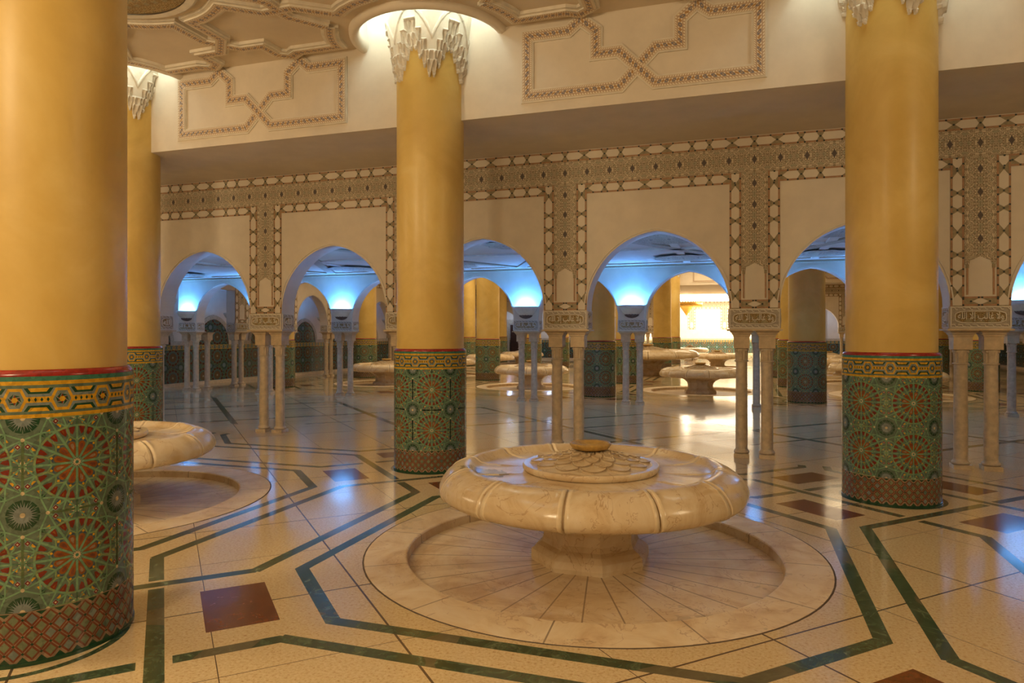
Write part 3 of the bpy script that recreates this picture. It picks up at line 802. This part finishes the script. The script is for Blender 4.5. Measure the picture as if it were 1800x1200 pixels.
# presentation forms in visual (left to right) order: the repeated motto of the frieze
PHRASE = '\uFEED\uFEFB \uFECF\uFE8E\uFEDF\uFE90 \uFE87\uFEFB \uFE8D\uFEDF\uFEE0\uFEEA'[::-1]
CALL = txt_mesh(PHRASE, .46, .115); CALS = txt_mesh(PHRASE[:4], .16, .10)
for me in (CALL, CALS):
    if me: me.materials.clear(); me.materials.append(M['stucco'])
def inscription(parent, X, w, flip=False, lit='capstone'):
    """block face centred at local X, width w; returns object"""
    mb = MB(); z0, z1 = PB+.02, 1.91
    f = (lambda u, h, v: (u, -h, v))
    mb.face([f(-w/2, .004, z0), f(w/2, .004, z0), f(w/2, .004, z1), f(-w/2, .004, z1)], 'block', [(-w/2, 0), (w/2, 0), (w/2, .25), (-w/2, .25)])
    zc = (z0+z1)/2; a = w/2-.05; hh = .068
    ov = []
    for k in range(24):
        t = 2*pi*k/24; ov.append((a*max(-1, min(1, 1.12*cos(t))), zc+hh*max(-1, min(1, 1.25*sin(t)))))
    ribbon(mb, ov, .010, .012, 'stucco', f2 := (lambda u, v, h: (u, -h, v)), closed=True); ribbon(mb, [(-w/2+.008, z0), (-w/2+.008, z1), (w/2-.008, z1), (w/2-.008, z0)], .012, .010, 'stucco', f2, closed=True)
    mb.face([(u, -.006, v) for u, v in ov], 'arab_gold', list(ov))
    n = max(3, int(w/.075)); st = w/n
    for zz in (z0+.018, z1-.018):
        for k in range(n):
            x = -w/2+k*st
            ribbon(mb, [(x, zz+.012), (x+st*.55, zz+.012), (x+st*.75, zz-.012), (x+st, zz-.012)], .009, .011, 'stucco', f2)
    o = mb.build('inscription_panel', parent)
    me = CALL if w > .5 else CALS
    if me:
        t = bpy.data.objects.new('calligraphy', me); C.objects.link(t); t.parent = o; t.location = (0, 0, zc)
    return o
def carved_strip(mb, x0, x1, z0, z1, horizontal=True, off=.008, m='arabesque', phase=0.0):
    c = (z0+z1)/2 if horizontal else (x0+x1)/2
    if horizontal: uv = [(x0-phase, z0-c), (x1-phase, z0-c), (x1-phase, z1-c), (x0-phase, z1-c)]
    else: uv = [(z0, x0-c), (z0, x1-c), (z1, x1-c), (z1, x0-c)]
    mb.face([(x0, -off, z0), (x1, -off, z0), (x1, -off, z1), (x0, -off, z1)], m, uv)
HN = [(0, 0), (.27, 1), (.55, 0), (.77, 0), (1.09, 1)]
VN = [(3.50, 1), (3.24, 0), (3.04, 0), (2.78, 1), (2.52, 0), (2.31, 0), (2.08, 1)]
def ornament(parent, xs, top=SOF, x_lo=None, x_hi=None, niche=True):
    x_lo = xs[0]-PW if x_lo is None else x_lo; x_hi = xs[-1]+PW if x_hi is None else x_hi
    mb = MB(); nodes = []
    for x in xs:
        for s, b in HN: nodes.append((x+s, b)); nodes += [(x-s, b)] if s else []
    nodes = sorted(set((round(s, 3), b) for s, b in nodes))
    H = lambda s, t: (s, t)
    cart_strip(mb, H, nodes, 4.04, .07, x_lo, x_hi)
    carved_strip(mb, x_lo, x_hi, 3.655, 3.97, True, phase=xs[0])
    for i in range(len(xs)-1):
        cart_strip(mb, H, [(xs[i]+.315, 1)]+[q for q in nodes if xs[i]+.4 < q[0] < xs[i+1]-.4]+[(xs[i+1]-.315, 1)], 3.585, .07, xs[i]+.302, xs[i+1]-.302)
    mb.build('cartouche_frieze', parent)
    V = lambda s, t: (t, s)
    for x in xs:
        mb = MB()
        for s in (-1, 1): cart_strip(mb, V, VN, x+s*.232, .07, 1.915, 3.655)
        # lower crosspiece
        cart_strip(mb, H, [(x-.095, 1), (x+.095, 1)], 1.975, .055, x-.162, x+.162)
        carved_strip(mb, x-.16, x+.16, 2.50, 3.655, False, m='arabesque_up')
        # little blind niche
        mb.face([(x-.16, -.005, 2.03), (x+.16, -.005, 2.03), (x+.16, -.005, 2.50), (x-.16, -.005, 2.50)], 'plaster')
        for s in (-1, 1):
            mb.box(x+s*.132-.009, x+s*.132+.009, -.014, -.005, 2.05, 2.36, 'rust'); mb.box(x+s*.132-.015, x+s*.132+.015, -.018, -.005, 2.36, 2.40, 'olive')
            mb.face([(x+s*.16, -.0085, 2.40), (x+s*.16, -.0085, 2.505), (x, -.0085, 2.505), (x, -.0085, 2.50), (x+s*.05, -.0085, 2.47), (x+s*.10, -.0085, 2.45), (x+s*.115, -.0085, 2.40)], 'arabesque', [(s*.16, 0), (s*.16, .1), (0, .1), (0, .09), (.05, .07), (.1, .05), (.11, 0)])
        mb.build('stucco_pilaster', parent)
def make_colonnette():
    root = empty('slim_column', (0, 0, 0))
    mb = MB(); mb.box(-.095, .095, -.095, .095, 0, .052, 'limestone'); mb.build('plinth', root)
    mb = MB(); mb.lathe([(.075, .052), (.094, .06), (.098, .075), (.09, .09), (.078, .096), (.08, .104), (.074, .112)], 'limestone', 28); mb.build('base_ring', root)
    mb = MB(); mb.lathe([(.074, .11), (.075, .4), (.073, .8), (.070, 1.235)], 'limestone', 28); mb.build('shaft', root)
    mb = MB(); mb.lathe([(.072, 1.232), (.086, 1.238), (.086, 1.25), (.074, 1.256)], 'limestone', 28)
    def fl(r, z, a): return (r+(.005*cos(a*12) if z < 1.37 else 0), z)
    mb.lathe([(.072, 1.256), (.073, 1.30), (.075, 1.36), (.086, 1.385), (.088, 1.40), (.08, 1.41)], 'limestone', 72, fn=fl)
    for q in range(4):
        a = pi/4+q*pi/2; mb.lathe([(.0, 1.37), (.016, 1.374), (.02, 1.388), (.016, 1.402), (0, 1.406)], 'limestone', 10, .082*cos(a), .082*sin(a))
    mb.build('fluted_capital', root)
    mb = MB(); mb.box(-.098, .098, -.098, .098, 1.41, 1.56, 'capstone')
    P = [(.098, 1.56), (.106, 1.566), (.106, 1.582), (.118, 1.59), (.122, 1.606), (.142, 1.622), (.146, 1.634)]
    for (r0, z0), (r1, z1) in zip(P[:-1], P[1:]):
        A = [(-r0, -r0, z0), (r0, -r0, z0), (r0, r0, z0), (-r0, r0, z0)]; B = [(-r1, -r1, z1), (r1, -r1, z1), (r1, r1, z1), (-r1, r1, z1)]
        for i in range(4): mb.face([A[i], A[(i+1) % 4], B[(i+1) % 4], B[i]], 'capstone')
    mb.face([(-.146, -.146, 1.634), (.146, -.146, 1.634), (.146, .146, 1.634), (-.146, .146, 1.634)], 'capstone')
    mb.build('impost_block', root)
    return root
colt = make_colonnette(); used = [False]
def colonnette(x, y, label):
    c = colt if not used[0] else copy_tree(colt); used[0] = True
    c.location = (x, y, 0); tag(c, label, 'column', 'slim marble columns'); return c
def arcade(name, origin, rz, xs, top, orn=True, back_orn=False, labels=None, insc=True, pads=None):
    w = arcade_wall(xs, top).build(name); w.location = origin; w.rotation_euler = (0, 0, rz); struct(w)
    mb = MB()
    for i in range(len(xs)-1): arch_rim(mb, xs[i], xs[i+1])
    mb.build('arch_moulding', w)
    mb = MB()
    for x in xs: mb.box(x-.335, x+.335, -.03, T+.03, 1.634, PB+.001, 'capstone')
    mb.build('impost_slab', w)
    if orn: ornament(w, xs, x_lo=(pads or (None, None))[0], x_hi=(pads or (None, None))[1])
    for i, x in enumerate(xs):
        if insc:
            o = inscription(w, x, .61); o.location = (x, 0, 0)
            for s in (-1, 1):
                o = inscription(w, x, .30); o.location = (x+s*PW, T/2, 0); o.rotation_euler = (0, 0, s*pi/2)
        R = Matrix.Rotation(rz, 3, 'Z')
        for s, side in ((-1, 'left'), (1, 'right')):
            p = R @ Vector((x+s*.155, T/2, 0)); colonnette(origin[0]+p.x, origin[1]+p.y, '%s slim column of %s' % (side, labels[i]))
    return w
NTH = ['first', 'second', 'third', 'fourth', 'fifth', 'sixth', 'seventh', 'eighth', 'ninth', 'tenth', 'eleventh']
W1Y, W2Y, W3X, W4Y = 9.32, 15.5, -14.5, 39.1
k1 = [PX0+SP*k for k in range(-6, 3)]
n1 = ['front arcade pair outside the picture at far left', 'front arcade pair behind the nearest left column', 'front arcade pair beside the second yellow column', 'warm lit front pair left of the central column',
      'front arcade pair behind the central column', 'front pair right above the big fountain', 'front pair just left of the right yellow column', 'front pair just right of the right yellow column', 'front pair beyond the right edge']
arcade('wall_front', (0, W1Y, 0), 0, k1, SOF, labels=n1, pads=(-16.2, 8))
k2 = [PX0+SP*k for k in range(-6, 4)]
n2 = ['corner pair under the leftmost blue wall lamp', 'blue lit pair behind the warm left pair', 'blue lit pair left of the central column', 'blue lit pair behind the central column', 'blue lit pair right of the central column',
      'blue lit pair left of the bright passage view', 'shadowed pair seen between the front pair beside the right column', 'blue lit pair behind the right column', 'blue lit pair at the right edge', 'blue lit pair past the right edge']
w2 = arcade('wall_middle', (0, W2Y, 0), 0, k2, SOF+.0, orn=False, labels=n2)
k3 = [SP*k for k in range(0, 9)]
n3 = ['%s pair of the side arcade by the left wall' % NTH[i] for i in range(9)]
arcade('wall_side', (W3X, 17.55, 0), pi/2, [x for x in k3], SOF, labels=n3)
for ya, yb in ((W2Y+T, 17.255), (17.55+SP*8+.29, W4Y)):
    mb = MB(); mb.box(W3X-T, W3X-.005, ya, yb, 2.9, SOF, 'plaster'); struct(mb.build('wall_side'))
k4 = [PX0+SP*k for k in (1, 2, 3, 4)]; n4 = ['distant back arcade pair, %s right of the bright passage' % NTH[i] for i in range(4)]
arcade('wall_back', (0, W4Y, 0), 0, k4, SOF, labels=n4)
k5 = [PX0+SP*k for k in (-6, -5, -4, -3, -2)]; n5 = ['distant back arcade pair, %s from the left wall' % NTH[i] for i in range(5)]
arcade('wall_back', (0, W4Y, 0), 0, k5, SOF, labels=n5)
colonnette(W3X+.0, 16.1, 'extra slim column of the corner group under the leftmost blue wall lamp')

# ---------------------------------------------------------------- beams, ceilings
def trimbox(x0, x1, y0, y1, z0, z1, m='plaster'):
    mb = MB(); mb.box(x0, x1, y0, y1, z0, z1, m); o = mb.build(trim_name()); return struct(o)
beam1 = trimbox(-16.2, 12, 7.59, W1Y+T, SOF, 6.1)
trimbox(-14.2, 12, W2Y+T, 17.6, SOF, 6.1); trimbox(-14.2, 12, W2Y, W2Y+T, SOF-.0, 6.1)
bl = trimbox(-14.5, -13.1, 17.6, 37.2, SOF, 6.1)
beam2 = trimbox(-14.2, 12, 37.2, W4Y+T, SOF, 6.1)
PAN = [(0, -.17), (-.17, -.345), (-.17, -.345), (-1.25, -.345), (-1.25, .335), (-.77, .335), (-.64, .44), (-.455, .30), (-.455, .05), (-.18, .05), (0, -.13)]
def beam_panel(parent, bx, y, zc=4.655):
    mb = MB(); to = lambda u, v, h: (bx+u, y-h, zc+v)
    q = [(-.19, -.345), (-1.25, -.345), (-1.25, .335), (-.77, .335), (-.63, .445), (-.455, .30), (-.455, .04), (-.195, .04)]
    pts = q+[(-x, z) for x, z in q]
    ribbon(mb, pts, .150, .014, 'stucco', to, closed=True); ribbon(mb, pts, .118, .024, 'strap', to, closed=True, side='stucco')
    return mb.build('strapwork_panel', parent)
for bx in (-6.0, -1.065, 3.875): beam_panel(beam1, bx, 7.59)
for bx in (-10.9, -6.0, -1.065, 3.875): beam_panel(beam2, bx, 37.2)
# ceiling of the near hall with round recesses over the columns
HR = .86
def hall_ceiling():
    mb = MB(); y0, y1 = -7.0, 7.59; cxs = [-8.2, -3.535, 1.395]
    out = []; na = 28
    for cx in cxs:
        for k in range(na+1):
            t = pi+pi*k/na; out.append((cx+HR*cos(t), y1+HR*sin(t)))
    ym = y1-HR-.15
    ax, ay, q = -3.56, 2.74, 1.05
    for x0, x1, ya, yb in ((-16.2, ax-q, y0, ym), (ax+q, 12, y0, ym), (ax-q, ax+q, y0, ay-q), (ax-q, ax+q, ay+q, ym)):
        mb.face([(x0, ya, CEIL), (x0, yb, CEIL), (x1, yb, CEIL), (x1, ya, CEIL)], 'ceiling')
    vs = []
    for k in range(48):
        a = 2*pi*k/48; ca, sa = cos(a), sin(a); w = q/max(abs(ca), abs(sa)); vs += [(ax+(HR+.06)*ca, ay+(HR+.06)*sa, CEIL), (ax+w*ca, ay+w*sa, CEIL)]
    mb.raw(vs, [(2*k, 2*k+1, 2*((k+1) % 48)+1, 2*((k+1) % 48)) for k in range(48)], 'ceiling')
    prev = (-16.2, y1)
    pts = [(-16.2, y1)]+out+[(12, y1)]
    for (xa, ya), (xb, yb) in zip(pts[:-1], pts[1:]):
        if abs(xa-xb) < 1e-6: continue
        mb.face([(xa, ya, CEIL), (xb, yb, CEIL), (xb, ym, CEIL), (xa, ym, CEIL)], 'ceiling')
    o = struct(mb.build('ceiling'))
    mb = MB()
    for cx in cxs:   # rounded lip and recess
        prof = [(HR+.10, CEIL-.0), (HR+.09, CEIL-.05), (HR+.045, CEIL-.075), (HR, CEIL-.06), (HR-.025, CEIL-.01), (HR-.02, CEIL+.06), (HR+.0, CEIL+.12), (HR+.02, 5.95), (0, 5.97)]
        mb.lathe(prof, 'plaster', 40, cx, y1, a0=pi, a1=2*pi)
    mb.lathe(prof, 'plaster', 64, -3.56, 2.74)
    mb.build('column_recess', o)
    return o
ceil1 = hall_ceiling()
for cx in (-8.2, -3.535, 1.395):
    for t in (215, 270, 325):
        point('cove_lamp', (cx+.70*cos(radians(t)), 7.59+.70*sin(radians(t)), 5.55), 6.5, COVE, .08)
for t in (30, 120, 210, 300): point('cove_lamp', (-3.56+.70*cos(radians(t)), 2.74+.70*sin(radians(t)), 5.55), 6.5, COVE, .08)
# ceiling strapwork
def arc(cx, cy, r, a0, a1, n=8): return [(cx+r*cos(radians(a0+(a1-a0)*i/n)), cy+r*sin(radians(a0+(a1-a0)*i/n))) for i in range(n+1)]
def ceil_motif():
    """one quarter of the pattern, bay centre at the origin"""
    P = []
    a_ = [(.13, 1.175)]+arc(0, 0, 1.18, 80, 54, 5)[1:]+[(1.05, 1.24), (1.235, 1.235), (1.41, 1.235), (1.77, 1.50)]
    P.append([(-x, y) for x, y in reversed(a_)]+[(-.13, 1.64), (.16, 1.96), (.46, 1.97), (.47, 2.24), (.61, 2.34), (.75, 2.26), (1.32, 2.27)]+[(2.47+1.18*cos(radians(t)), 2.49+1.18*sin(radians(t))) for t in (199, 208, 217)])
    return P
mbs = MB()
to = None
def add_motif(cx, cy):
    global mbs
    for sx in (1, -1):
        for sy in (1, -1):
            for swap in (0, 1):
                for p in ceil_motif():
                    q = [((y, x) if swap else (x, y)) for x, y in p]; q = [(sx*x, sy*y) for x, y in q]
                    f = lambda u, v, h: (cx+u, cy+v, CEIL-h)
                    ribbon(mbs, q, .20, .035, 'stucco', f); ribbon(mbs, q, .125, .055, 'strap', f, side='stucco')
for cx in (-10.9, -6.0, -1.065): add_motif(cx, 5.1)
mbs.build('ceiling_strapwork', ceil1)
mb = MB()
for cx in (-6.0, -1.065):
    for k, (r0, r1, z, m) in enumerate(((0, .86, CEIL-.05, 'arab_gold'), (.86, .94, CEIL-.07, 'stucco'))):
        n = 48
        for j in range(n):
            a, b = 2*pi*j/n, 2*pi*(j+1)/n
            P = [(cx+r1*cos(a), 5.1+r1*sin(a), z), (cx+r1*cos(b), 5.1+r1*sin(b), z)]+([(cx+r0*cos(b), 5.1+r0*sin(b), z), (cx+r0*cos(a), 5.1+r0*sin(a), z)] if r0 else [(cx, 5.1, z)])
            mb.face(P, m, [(p[0]-cx, p[1]-5.1) for p in P])
    mb.lathe([(.94, CEIL-.07), (.97, CEIL-.05), (.98, CEIL)], 'stucco', 48, cx, 5.1)
mb.build('ceiling_medallion', ceil1)
# corridor ceiling
mb = MB(); mb.box(-16.2, 12, W1Y+T, W2Y, 3.12, 3.3, 'plaster'); c2 = struct(mb.build('ceiling'))
mb = MB(); f = lambda u, v, h: (u, v, 3.12-h)
for yy in (W2Y-.45, W1Y+T+.45, 12.57): ribbon(mb, [(-16.2, yy), (12, yy)], .16, .03, 'stucco', f)
ribbon(mb, [(-16.2, W2Y-.05), (12, W2Y-.05)], .10, .05, 'arab_plain', f); ribbon(mb, [(-16.2, W1Y+T+.05), (12, W1Y+T+.05)], .10, .05, 'arab_plain', f)
for k in range(-6, 5):
    bx = PX0+SP*(k+.5); s = 1 if k % 2 else -1
    ribbon(mb, [(bx-s*1.2, W1Y+T+.5), (bx+s*1.2, W2Y-.5)], .2, .03, 'arab_plain', f); ribbon(mb, [(bx, W1Y+T+.5), (bx, W2Y-.5)], .14, .025, 'stucco', f)
    for yy in (11.1, 14.0):
        mb.raw([(bx, yy, 3.08)]+[(bx+.62*cos(2*pi*j/24)*(1 if j % 2 else .88), yy+.62*sin(2*pi*j/24)*(1 if j % 2 else .88), 3.08) for j in range(24)], [(0, 1+(j+1) % 24, 1+j) for j in range(24)], 'arabesque', uvs=[(0, 0)]+[(.62*cos(2*pi*j/24), .62*sin(2*pi*j/24)) for j in range(24)])
mb.build('corridor_strapwork', c2)
mb = MB(); mb.box(-13.1, 12, 17.6, 37.2, 5.80, 5.9, 'ceiling'); struct(mb.build('ceiling'))
mb = MB(); mb.box(-16.2, W3X-.12, W2Y+.02, 41.5, 3.12, 3.3, 'plaster'); struct(mb.build('ceiling'))
mb = MB(); mb.box(-16.2, 12, W4Y+T, 60, SOF, 4.3, 'plaster'); struct(mb.build('ceiling'))

# ---------------------------------------------------------------- enclosing walls
def wall(name, a, b, ztop, dado=1.22, lun=None, m='plaster'):
    """wall from a to b (plan), visible side on the left of a->b"""
    ax, ay = a; bx, by = b; L = hypot(bx-ax, by-ay); ang = atan2(by-ay, bx-ax)
    mb = MB(); mb.box(0, L, 0, .2, 0, ztop, m); o = mb.build(name); o.location = (ax, ay, 0); o.rotation_euler = (0, 0, ang); struct(o)
    if dado:
        mb = MB()
        def F(p, m): mb.face([(x, y, z) for x, y, z in p], m, [(x, z) for x, y, z in p])
        F([(0, -.012, .1), (L, -.012, .1), (L, -.012, dado-.14), (0, -.012, dado-.14)], 'mosaic')
        mb.face([(0, -.013, dado-.14), (L, -.013, dado-.14), (L, -.013, dado), (0, -.013, dado)], 'mosaic_border', [(0, 0), (L, 0), (L, .14), (0, .14)])
        top = []
        if lun:
            s = lun[0]; edge = [(0, dado+.06)]
            while s < L:
                a_ = [(s+x, z) for x, z in arch_pts(.68, 8, dado+.06, dado+.82)]
                p = [(s-.68, dado)]+a_+[(s+.68, dado)]
                mb.face([(x, -.0125, z) for x, z in p], 'mosaic', [(x, z) for x, z in p])
                edge += [(s-.75, dado+.06)]+[(s+(x-s)*1.1, dado+.06+(z-dado-.06)*1.1) for x, z in a_][1:-1]+[(s+.75, dado+.06)]
                s += lun[1]
            edge.append((L, dado+.06)); ribbon(mb, edge, .13, .03, 'arab_plain', lambda u, v, h: (u, -h, v))
        else: ribbon(mb, [(0, dado+.06), (L, dado+.06)], .12, .03, 'arab_plain', lambda u, v, h: (u, -h, v))
        mb.build('mosaic_dado', o)
        mb = MB(); mb.box(0, L, -.16, 0, 0, .1, 'limestone'); mb.build('stone_kerb', o)
    return o
wall('wall_left', (-16.2, -7), (-16.2, 41.5), 6, 1.24, (24.9-SP*9.86, SP))
wall('wall_rear', (12, -7), (-16.2, -7), 6, 0)
wall('wall_right', (12, 60), (12, -7), 6, 1.24)
wall('wall_back', (-16.2, 41.5), (-6.2, 41.5), 5, 1.2)
wall('wall_back', (4.2, 41.5), (12, 41.5), 5, 1.2)
wall('wall_left', (-6.2, 41.3), (-6.2, 57), 5, 1.1); wall('wall_right', (4.2, 57), (4.2, 41.3), 5, 1.1)
wf = wall('wall_back', (-7, 56), (5, 56), 5, 1.1)
ornament(wf, [SP*k+.9 for k in range(0, 5)], x_lo=0, x_hi=12)
mb = MB()
for k in range(4): arch_rim(mb, SP*k+.9, SP*(k+1)+.9)
mb.build('arch_moulding', wf)
# dark door in the far left corner
mb = MB(); mb.box(-13.75, -12.95, 41.36, 41.46, 0, 2.15, 'door'); d = mb.build('door_1'); struct(d)
mb = MB(); ribbon(mb, [(-13.95, 0), (-13.95, 2.35), (-12.75, 2.35), (-12.75, 0)], .25, .05, 'arab_plain', lambda u, v, h: (u, 41.47-h, v)); mb.build('door_frame', d)

# ---------------------------------------------------------------- wall lamps (uplights)
def make_sconce():
    root = empty('wall_sconce', (0, 0, 0))      # back on y=0, faces -y, rim at z 0
    mb = MB(); pr = [(.255, -.015), (.262, 0), (.275, 0), (.28, -.02), (.262, -.045), (.268, -.06), (.25, -.085), (.21, -.15), (.15, -.205)]
    mb.lathe(pr, 'stucco', 32, a0=pi, a1=2*pi)
    mb.lathe([(.255, -.015), (.24, -.06), (.19, -.14), (.0, -.19)], 'stucco', 24, a0=pi, a1=2*pi); mb.build('shade', root)
    mb = MB()
    def g(r, z, a): return (r+(.008*cos(a*14) if .02 < r < .16 else 0), z)
    mb.lathe([(.15, -.20), (.155, -.215), (.13, -.245), (.08, -.27), (.02, -.285), (0, -.287)], 'arabesque', 60, a0=pi, a1=2*pi, fn=g)
    mb.build('carved_finial', root)
    return root
sc0 = make_sconce(); su = [False]
def sconce(x, y, z, rz, label, power, r=.05, col=BLUE):
    c = sc0 if not su[0] else copy_tree(sc0); su[0] = True
    c.location = (x, y, z); c.rotation_euler = (0, 0, rz); tag(c, label, 'wall lamp', 'plaster uplighters')
    p = Matrix.Rotation(rz, 3, 'Z') @ Vector((0, -.13, 0)); point('sconce_lamp', (x+p.x, y+p.y, z-.03), power, col, r)
sl = ['leftmost glowing blue uplighter, over the corner group of slim columns', 'blue uplighter hidden by the warm left pier', 'blue uplighter between the left warm pair and the central column', 'blue uplighter hidden behind the central column',
      'blue uplighter directly right of the central column', 'blue uplighter left of the arch that frames the bright passage', 'blue uplighter hidden behind the middle pier', 'blue uplighter hidden behind the right column', 'rightmost blue uplighter at the picture edge', 'blue uplighter beyond the right edge']
for i, x in enumerate(k2): sconce(x, W2Y, 2.23, 0, sl[i], 64)
for i, x in enumerate(k1): sconce(x, W1Y+T, 2.23, pi, 'uplighter on the reverse of the front arcade, %s from the left' % NTH[i], 30)
for i in (0, 2, 4, 6): sconce(W3X-.33, 17.55+SP*i, 2.23, -pi/2, 'uplighter on the rear of the side arcade, %s of its row' % NTH[i//2], 24)
for i, x in enumerate(k5[:3]+k4[:2]): point('back_corridor_lamp', (x+1.2, 40.4, 2.6), 18, (.5, .65, 1), .1)

# ---------------------------------------------------------------- chandelier in the bright passage
root = empty('chandelier', (-3.35, 46.6, 2.75)); tag(root, 'gilt crown chandelier with an inverted cone, hanging in the bright passage', 'chandelier')
mb = MB(); mb.lathe([(0, 0), (.03, .04), (.08, .12), (.42, .62), (.55, .66), (.40, .66)], 'gold', 32); mb.lathe([(0, -.08), (.02, -.04), (0, 0)], 'gold', 10); mb.build('cone', root)
mb = MB()
mb.lathe([(.92, .62), (1.0, .60), (1.03, .86), (.95, .84), (.92, .62)], 'gold', 48)
for k in range(36):
    a = 2*pi*k/36; mb.lathe([(.02, .86), (.04, .90), (.0, .97)], 'gold', 6, .96*cos(a), .96*sin(a))
for k in range(8):
    a = 2*pi*k/8; ca, sa = cos(a), sin(a); mb.face([(.4*ca-.02*sa, .4*sa+.02*ca, .64), (.95*ca-.02*sa, .95*sa+.02*ca, .72), (.95*ca+.02*sa, .95*sa-.02*ca, .72), (.4*ca+.02*sa, .4*sa-.02*ca, .64)], 'gold')
mb.build('crown_ring', root)
mb = MB(); mb.lathe([(.02, .6), (.02, 1.31)], 'gold', 8); mb.build('rod', root)
point('chandelier_lamp', (-3.35, 46.6, 3.85), 40, (1, .82, .58), .2)
m, nt, b = new_mat('soffit_glow'); b.inputs['Base Color'].default_value = (.9, .85, .75, 1); b.inputs['Emission Color'].default_value = (1, .88, .68, 1); b.inputs['Emission Strength'].default_value = 4.6
M['glow'] = m
mb = MB(); mb.box(-5.6, 3.6, 46.0, 55.5, 4.085, 4.118, 'glow'); tag(mb.build('glowing_soffit'), 'lit soffit of the bright far passage, its glow added as an emissive panel', 'ceiling light')  # added emissive panel stands in for the lamp-lit white soffit
